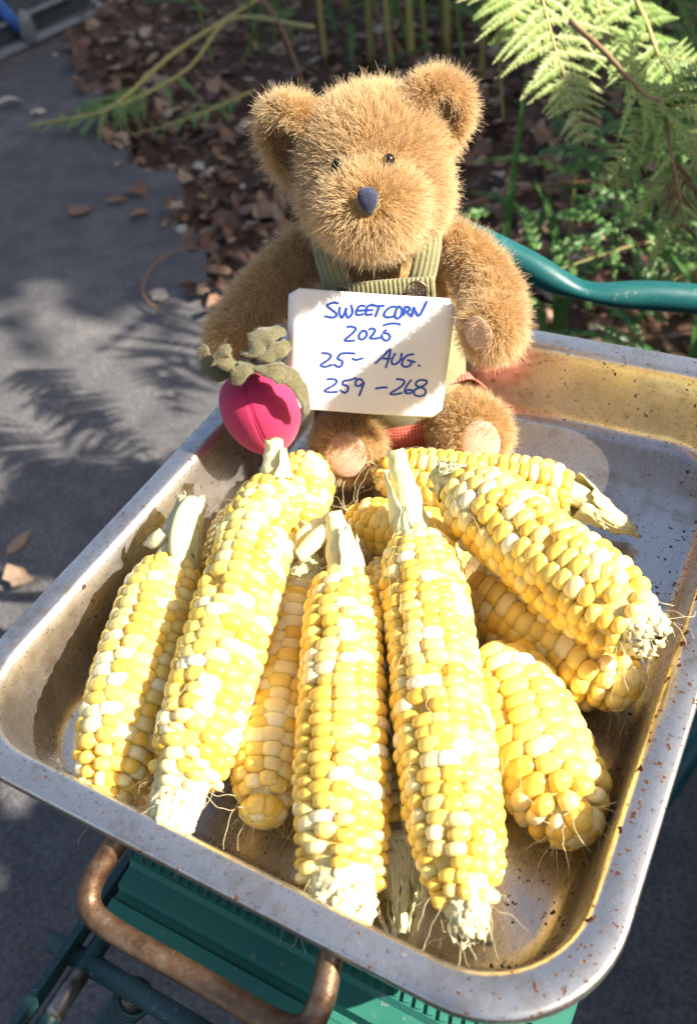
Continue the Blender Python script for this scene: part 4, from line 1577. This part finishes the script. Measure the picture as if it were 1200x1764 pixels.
def pad(c, n_, r1, r2, th=.003):
    """soft suede pad: shallow dome facing n_"""
    n_ = Vector(n_).normalized()
    x = Vector((0, 0, 1)).cross(n_).normalized()
    z = n_.cross(x)
    Dv, Df = sphere_dirs(28, 14)
    V = Dv * np.array((r1, r2, th))
    V = V @ np.array((x, z, n_)) + np.array(c)
    return mobj('pad', (V, Df), M['suede'], bear), np.array(c), np.array(n_)


def off_pad(c, n_, r_):
    c, n_ = np.array(c), np.array(Vector(n_).normalized())

    def kp(P, N):
        q = P - c
        h = q @ n_
        rad_ = np.linalg.norm(q - h[:, None] * n_, axis=1)
        return ~((rad_ < r_) & (h > -.006))
    return kp


# arms
pr_c, pr_n = (.0450, -.0765, .1195), (-.66, -.70, .12)
limb('arm', [(.029, .001, .135), (.046, -.012, .127), (.056, -.033, .1195), (.0555, -.053, .1165), (.0535, -.067, .1165)], [.0095, .0108, .0115, .0125, .0132], 7800, off_pad(pr_c, pr_n, .0060), (0, -.25, -.2), seedf=31)
pad((.0460, -.0752, .1195), pr_n, .0088, .0096, .0028)
limb('arm', [(-.031, .001, .136), (-.048, -.005, .130), (-.069, -.014, .115), (-.087, -.024, .100)], [.0100, .0112, .0118, .0112], 7800, None, (-.3, -.15, -.15), seedf=33)

# legs with sole pads that face the camera
fl_c, fr_c = (-.0300, -.0555, .0285), (.0460, -.0530, .0275)
fn_l, fn_r = (-.02, -.88, .42), (.10, -.88, .42)
limb('leg', [(-.020, -.004, .026), (-.026, -.022, .026), (-.030, -.040, .0265)], [.0165, .0175, .0190], 8200, off_pad(fl_c, fn_l, .0092), (0, -.2, .1), seedf=35)
limb('leg', [(.024, -.004, .026), (.034, -.020, .026), (.0445, -.038, .0265)], [.0165, .0178, .0195], 8200, off_pad(fr_c, fn_r, .0112), (0, -.2, .1), seedf=37)
pad((-.0300, -.0552, .0325), fn_l, .0120, .0138, .0036)
pad((.0470, -.0548, .0325), fn_r, .0118, .0138, .0036)


# dungarees: seat, bib with raised cords, straps, cuffs, buttons
def torso_front(x, z):
    """front (most negative y) of torso at x,z with fur allowance"""
    zz = (z - .07)
    a1 = 1 - (x / .038) ** 2 - ((zz + .012) / .056) ** 2
    a2 = 1 - (x / .033) ** 2 - ((zz - .025) / .042) ** 2
    y1 = .034 * math.sqrt(max(0, a1))
    y2 = .028 * math.sqrt(max(0, a2))
    return .002 - max(y1, y2, .006)


SV = star((0, .002, .050), [((0, 0, .0), (.0425, .0385, .044))], 8)
keepv = SV[:, 2] < .096
sv_idx = -np.ones(len(SV), int)
sv_idx[keepv] = np.arange(keepv.sum())
SF = [tuple(sv_idx[i] for i in q) for q in DF if all(keepv[i] for i in q)]
o = mobj('shirt', (SV[keepv], SF), M['cord'], bear)
add_solid(o, .0012, 1)


def bibfn(u, v_):
    x = (-.0295 + .0560 * v_)
    z = .072 + .0610 * u + .002 * math.sin(math.pi * v_)
    rib = .0006 * abs(math.sin(v_ * 24 * math.pi))
    hem = .0011 if u > .86 else 0
    if u > .86:
        rib *= 1.1
    return (x, -.0395 + 3.2 * x * x - .004 * u * (1 - u) * 2 - rib - hem, z)


o = mobj('bib', grid(bibfn, 26, 97), M['cord'], bear)
add_solid(o, .0012, 1)
A = np.array([np.array(bibfn(.885, v_)) + np.array((0, -.0006, 0)) for v_ in np.linspace(.22, .80, 30)])
V, F = tube(A, .00055, 6)
mobj('stitching', (V, F), M['thread'], bear)


def strap(pts, wd_):
    A = spline(pts, 26)
    T = np.gradient(A, axis=0)
    T /= np.linalg.norm(T, axis=1)[:, None]
    V, F = [], []
    nq = 31
    for i, p in enumerate(A):
        out_ = p - np.array((0, .004, .085))
        out_ -= T[i] * (out_ @ T[i])
        out_ /= np.linalg.norm(out_)
        s_ = np.cross(T[i], out_)
        for q in range(nq):
            u_ = q / (nq - 1) * 2 - 1
            hh = .0007 * abs(math.cos(u_ * math.pi * 2.5)) - .0018 * u_ * u_
            V.append(p + s_ * u_ * wd_ + out_ * hh)
    for i in range(25):
        for q in range(nq - 1):
            a_ = i * nq + q
            F.append((a_, a_ + 1, a_ + nq + 1, a_ + nq))
    o_ = mobj('strap', (np.array(V), F), M['cord'], bear)
    add_solid(o_, .0012)
    return o_


strap([(-.0215, -.0395, .129), (-.0235, -.0378, .136), (-.0262, -.0300, .149), (-.0265, -.012, .158), (-.022, .012, .156), (-.016, .028, .13)], .0075)
strap([(.0195, -.0398, .129), (.0225, -.0378, .136), (.0262, -.0300, .149), (.0265, -.012, .158), (.022, .012, .156), (.016, .028, .13)], .0065)
for x in (-.0200, .0175):
    bo = lathe([(.0005, -.001), (.0056, -.001), (.0061, .0004), (.0058, .0014), (.0050, .0016), (.0046, .0010), (.0012, .0011), (.0006, .0012)], 28, lambda a, z: 1 + (.02 * math.sin(a * 14) if z > .0012 else 0))
    V = np.array(bo[0])
    yb = -.0425 + 3.2 * x * x
    mt = frame_mat((x, yb, .1270), (1, 0, 0), (0, .2, .98), (0, -.98, .2))
    bt = mobj('button', bo, M['bronze'], bear, mw=mt)
    for k in range(16):
        a = k * 2 * math.pi / 16
        for rr_ in (.0022, .0036):
            if rr_ < .003 and k % 2:
                continue
            V, F = ellipsoid((rr_ * math.cos(a), rr_ * math.sin(a), .0011), (.00045, .00045, .0005), 6, 4)
            mobj('stud', (V, F), M['bronze'], bt)


def cuff(p0, p1, r0, r1):
    A = spline([p0, p1], 8)
    rr = np.linspace(r0, r1, 8) + .0006 * np.sin(np.arange(8) * 2.2)
    rr[-1] += .0006
    V, F = tube(A, rr, 30, False)
    V = V + .0006 * np.sin(np.arange(len(V)) * 1.7)[:, None] * np.array((0, 0, 1))
    o_ = mobj('gingham_cuff', (V, F), M['gingham'], bear)
    add_solid(o_, .001)


cuff((-.018, .004, .030), (-.0275, -.026, .029), .0225, .0232)
cuff((.020, .004, .030), (.0345, -.022, .029), .0225, .0236)
mobj('gingham_shorts', ellipsoid((0.002, -.014, .026), (.026, .022, .0235), 28, 18), M['gingham'], bear)

# ------------------------------------------------------------------ the card
SU, SVv = Vector((0.881, 0.4489, -0.1495)), Vector((0.0674, 0.1937, 0.9787))
SN = SU.cross(SVv)
cardw = frame_mat((-0.0511, 0.073, 0.5946), SU, SVv, SN)
card = thing('name_card', 'white card with clipped corners and blue handwriting held by the bear', 'card', cardw)
poly = [(-42.8, 34.0), (-37.1, 37.9), (39.2, 34.9), (42.7, 29.7), (41.5, -30.2), (36.2, -35.3), (-39.1, -32.3), (-44.5, -27.8)]


def bow(x, y):
    return .0012 * math.cos(x * 32) + .0003 * math.sin(y * 60 + x * 20)


def clip_poly(v_):
    """x range of the card at height v_ (mm)"""
    xs_ = []
    for i in range(8):
        (x0, y0), (x1, y1) = poly[i], poly[(i + 1) % 8]
        if (y0 - v_) * (y1 - v_) <= 0 and y0 != y1:
            xs_.append(x0 + (x1 - x0) * (v_ - y0) / (y1 - y0))
    return min(xs_), max(xs_)


V, F = [], []
ysamp = sorted(set([-35.29, -33.8, -32.3, -30.2, -27.8, 29.7, 34.0, 34.9, 36.4, 37.89] + list(np.linspace(-25, 27, 12))))
for v_ in ysamp:
    a_, c_ = clip_poly(v_)
    for q in range(21):
        x = (a_ + (c_ - a_) * q / 20) / 1000
        V.append((x, v_ / 1000, bow(x, v_ / 1000)))
for i in range(len(ysamp) - 1):
    for q in range(20):
        a_ = i * 21 + q
        F.append((a_, a_ + 1, a_ + 22, a_ + 21))
o = mobj('card_sheet', (np.array(V), F), M['card'], card)
add_solid(o, .0005, -1)
LINES = [
[[(-17.4, 30.7), (-19.7, 31.0), (-22.4, 29.9), (-22.8, 28.9), (-20.7, 27.2), (-18.3, 25.2), (-18.4, 23.5), (-20.6, 22.8), (-24.0, 23.3)], [(-16.4, 28.6), (-16.6, 25.6), (-15.3, 22.9), (-13.6, 26.3), (-13.1, 28.4), (-13.3, 25.7), (-12.0, 23.1), (-9.9, 25.9), (-10.6, 30.0)], [(-3.7, 29.9), (-5.7, 30.0), (-7.1, 28.9), (-8.0, 26.2), (-7.3, 24.8), (-4.4, 25.4)], [(-7.2, 27.2), (-4.2, 27.5)], [(-0.1, 30.4), (-1.6, 30.2), (-2.7, 28.8), (-3.1, 26.4), (-2.5, 25.1), (0.2, 25.5)], [(-2.6, 27.6), (0.4, 27.9)], [(-0.3, 30.9), (2.7, 30.1), (6.1, 30.5)], [(3.8, 30.3), (2.9, 27.2), (2.0, 24.4)], [(12.0, 30.2), (9.6, 29.8), (7.2, 27.7), (6.4, 25.3), (8.0, 24.2), (11.0, 24.6)], [(13.1, 29.9), (12.2, 27.3), (12.1, 24.6), (13.8, 23.7), (15.3, 25.6), (15.4, 28.6), (13.9, 30.3), (13.1, 29.9)], [(17.0, 30.4), (16.4, 25.6)], [(17.0, 30.3), (19.1, 29.9), (19.0, 28.1), (17.0, 27.5)], [(17.7, 27.6), (20.6, 25.0)], [(21.3, 30.0), (20.7, 25.0)], [(21.3, 30.0), (24.1, 25.5), (26.3, 29.3), (27.7, 33.4)]],
[[(6.3, 19.5), (9.9, 20.7), (13.2, 20.8), (15.0, 20.2)], [(-12.3, 18.0), (-10.0, 18.2), (-7.8, 17.1), (-9.3, 14.6), (-13.3, 10.5), (-11.3, 10.0), (-8.3, 10.4)], [(-4.1, 16.3), (-5.9, 14.1), (-5.8, 11.7), (-4.1, 11.2), (-2.2, 13.1), (-2.2, 15.5), (-4.1, 16.3)], [(-0.9, 17.0), (0.9, 17.7), (2.2, 16.5), (1.3, 14.4), (-0.2, 12.2), (2.6, 12.0), (5.3, 12.6)], [(7.9, 17.1), (6.8, 15.5), (9.1, 15.0), (10.2, 13.2), (9.3, 11.4), (7.6, 11.1), (6.2, 12.5), (5.8, 14.3)]],
[[(-25.2, 2.2), (-22.4, 2.1), (-20.4, 0.9), (-21.8, -1.6), (-25.7, -4.9), (-23.4, -5.9), (-19.7, -4.4)], [(-8.0, 2.8), (-11.7, 2.9), (-15.1, 2.4), (-16.3, 0.8), (-16.8, -0.8), (-14.4, -2.0), (-14.6, -4.5), (-16.3, -5.6), (-18.6, -4.3)], [(-8.9, -0.2), (-7.0, -0.9), (-3.4, 0.3)], [(3.3, -2.5), (7.0, 1.7), (10.6, 5.9), (10.2, 1.2), (9.0, -4.8)], [(7.4, 0.4), (10.8, 0.6)], [(13.4, 3.5), (11.9, -0.0), (12.3, -2.5), (14.4, -2.4), (16.5, 0.2), (16.8, 3.8)], [(23.0, 3.5), (20.0, 2.8), (17.9, 0.2), (17.5, -2.9), (19.6, -4.1), (22.1, -2.8), (22.2, -0.5)], [(20.2, 0.0), (24.2, -1.1)], [(26.4, -2.9), (27.0, -3.4)]],
[[(-22.1, -13.4), (-19.2, -13.0), (-16.9, -14.2), (-18.6, -16.8), (-23.4, -20.3), (-20.8, -21.2), (-16.5, -20.7)], [(-6.7, -11.8), (-10.6, -13.3), (-13.2, -14.0), (-13.7, -16.0), (-11.0, -17.2), (-11.0, -19.8), (-12.7, -21.2), (-15.0, -19.6)], [(-2.5, -14.3), (-4.3, -12.4), (-6.6, -13.4), (-6.7, -16.1), (-4.7, -16.6), (-2.5, -14.6), (-3.2, -17.9), (-4.6, -22.5)], [(4.3, -17.9), (7.5, -17.1), (10.4, -17.0)], [(15.2, -11.6), (18.7, -12.1), (19.3, -14.1), (16.8, -17.1), (12.3, -20.5), (14.7, -21.1), (18.7, -20.0)], [(23.0, -12.0), (21.2, -15.0), (20.0, -18.3), (21.0, -20.2), (23.6, -19.8), (23.8, -18.1), (21.5, -18.2), (20.4, -19.2)], [(30.8, -12.0), (27.9, -11.8), (25.8, -13.5), (26.2, -15.4), (29.5, -16.6), (31.4, -18.5), (31.0, -20.8), (28.2, -21.9), (25.4, -20.7), (25.5, -18.0), (28.8, -16.0), (31.3, -14.2), (31.5, -12.6), (30.8, -12.0)]]]
for line in LINES:
    ps = []
    for s_ in line:
        A = spline([(x / 1000, y / 1000, 0) for x, y in s_], max(8, len(s_) * 6))
        T = np.gradient(A, axis=0)
        T /= np.linalg.norm(T, axis=1)[:, None] + 1e-12
        nn = len(A)
        V, F = [], []
        hw = .00062
        A = np.vstack([A[0] - T[0] * hw * .8, A, A[-1] + T[-1] * hw * .8])
        T = np.vstack([T[0], T, T[-1]])
        for i, p in enumerate(A):
            w2 = hw * (.35 if i in (0, len(A) - 1) else 1) * (1 + .08 * math.sin(i * 1.3))
            sd_ = np.array((-T[i][1], T[i][0], 0))
            for k_ in (-1, 1):
                q = p + sd_ * w2 * k_
                V.append((q[0], q[1], bow(q[0], q[1]) + .00012))
        for i in range(len(A) - 1):
            F.append((i * 2, i * 2 + 2, i * 2 + 3, i * 2 + 1))
        ps.append((np.array(V), F))
    # separate strokes by a hair so that crossings are not coplanar
    ps = [(v_ + np.array((0, 0, .000012 * i)), f_) for i, (v_, f_) in enumerate(ps)]
    mobj('handwriting', join(ps), M['ink'], card, smooth=False)

# ------------------------------------------------------------------ fabric strawberry held at the paw
sb_c = BW @ Vector((-.0735, -.0520, .0705))
axis = (BW.to_3x3() @ Vector((.20, -.28, -1))).normalized()
sx_ = axis.orthogonal().normalized()
straw = thing('fabric_strawberry', 'magenta fabric strawberry with olive felt leaves at the bear\'s paw', 'strawberry toy', frame_mat(sb_c, sx_, axis.cross(sx_), axis))
pr = [(.001, -.0215), (.009, -.0205), (.0160, -.0170), (.0205, -.0105), (.0222, -.002), (.0215, .0065), (.0188, .0145), (.0145, .0215), (.0092, .0262), (.0042, .0288), (.0008, .0294)]
PR = spline([(a_, 0, c_) for a_, c_ in pr], 40)
seam_az = [.5 * k * math.pi for k in range(4)]


def seamwob(a, z):
    d = min(abs((a - s_ + math.pi) % (2 * math.pi) - math.pi) for s_ in seam_a)
    return 1 - .035 * math.exp(-(d / .055) ** 2) + .008 * math.sin(a * 3 + z * 200)


cl = straw.matrix_world.inverted() @ CAMPOS
a_cam = math.atan2(cl.y, cl.x)
seam_a = [a_cam + .25 + k * math.pi * 2 / 3 for k in range(3)]
mobj('body', lathe([(max(.0004, p[0]), p[2]) for p in PR], 180, seamwob), M['pink'], straw)
for s_ in seam_a:
    A = np.array([((p[0] * .972 + .0001) * math.cos(s_), (p[0] * .972 + .0001) * math.sin(s_), p[2]) for p in PR[2:-1]])
    V, F = tube(A, .00028, 5)
    mobj('seam', (V, F), M['pink'], straw)
inv = straw.matrix_world.inverted()


def felt_leaf(pts_b, wd_, curl, scal=True):
    """scalloped felt leaf through bear-local points"""
    A = spline([tuple(inv @ (BW @ Vector(p))) for p in pts_b], 30)
    T = np.gradient(A, axis=0)
    T /= np.linalg.norm(T, axis=1)[:, None]
    V, F = [], []
    for i, p in enumerate(A):
        t = i / 29
        out_ = p.copy()
        out_ -= T[i] * (out_ @ T[i])
        out_ /= np.linalg.norm(out_)
        s_ = np.cross(T[i], out_)
        ww = wd_ * (.55 + .45 * math.sin(math.pi * min(1, t * .8 + .2))) * (1.12 + (.40 * abs(math.sin(t * math.pi * 3.5)) - .2 if scal else .1 * math.sin(t * 9))) * (1 if t < .85 else math.sqrt(max(.02, 1 - ((t - .85) / .15) ** 2)))
        for q in range(9):
            u_ = q / 8 * 2 - 1
            V.append(p + s_ * u_ * ww + out_ * (curl * .5 * ww * (1 - u_ * u_) + .0007 * math.sin(t * 17 + u_ * 2) * abs(u_)))
    for i in range(29):
        for q in range(8):
            a_ = i * 9 + q
            F.append((a_, a_ + 1, a_ + 10, a_ + 9))
    o_ = mobj('felt_leaf', (np.array(V), F), M['felt'], straw)
    add_solid(o_, .0009)
    fur(o_, (np.array(V), F), 900, .0016, M['fuzz'], name='fuzz', spread=.8, rad=.00006, seedf=int(abs(pts_b[1][0]) * 1e5))
    fur(o_, (np.array(V), [q[::-1] for q in F]), 900, .0016, M['fuzz'], name='fuzz', spread=.8, rad=.00006, seedf=int(abs(pts_b[2][0]) * 1e5))


felt_leaf([(-.0655, -.058, .0985), (-.0560, -.066, .1035), (-.0490, -.070, .0990), (-.0450, -.071, .0880), (-.0455, -.070, .0760)], .0042, .3)
felt_leaf([(-.0680, -.056, .0990), (-.0640, -.066, .1060), (-.0570, -.072, .1060), (-.0525, -.074, .1010)], .0048, .35, False)
felt_leaf([(-.0710, -.056, .0990), (-.0715, -.066, .1070), (-.0755, -.072, .1070), (-.0795, -.073, .1025)], .0046, .35, False)
felt_leaf([(-.0740, -.054, .0980), (-.0860, -.060, .1005), (-.0940, -.057, .1035), (-.0970, -.049, .1110)], .0046, .3)
felt_leaf([(-.0730, -.055, .0990), (-.0800, -.064, .1080), (-.0840, -.063, .1120), (-.0810, -.058, .1160)], .0044, .5, False)
felt_leaf([(-.0700, -.050, .0990), (-.0690, -.057, .1110), (-.0620, -.054, .1165), (-.0520, -.047, .1150)], .0064, .5)
felt_leaf([(-.0680, -.051, .0990), (-.0620, -.060, .1090), (-.0560, -.060, .1110), (-.0500, -.054, .1110)], .0050, .5)
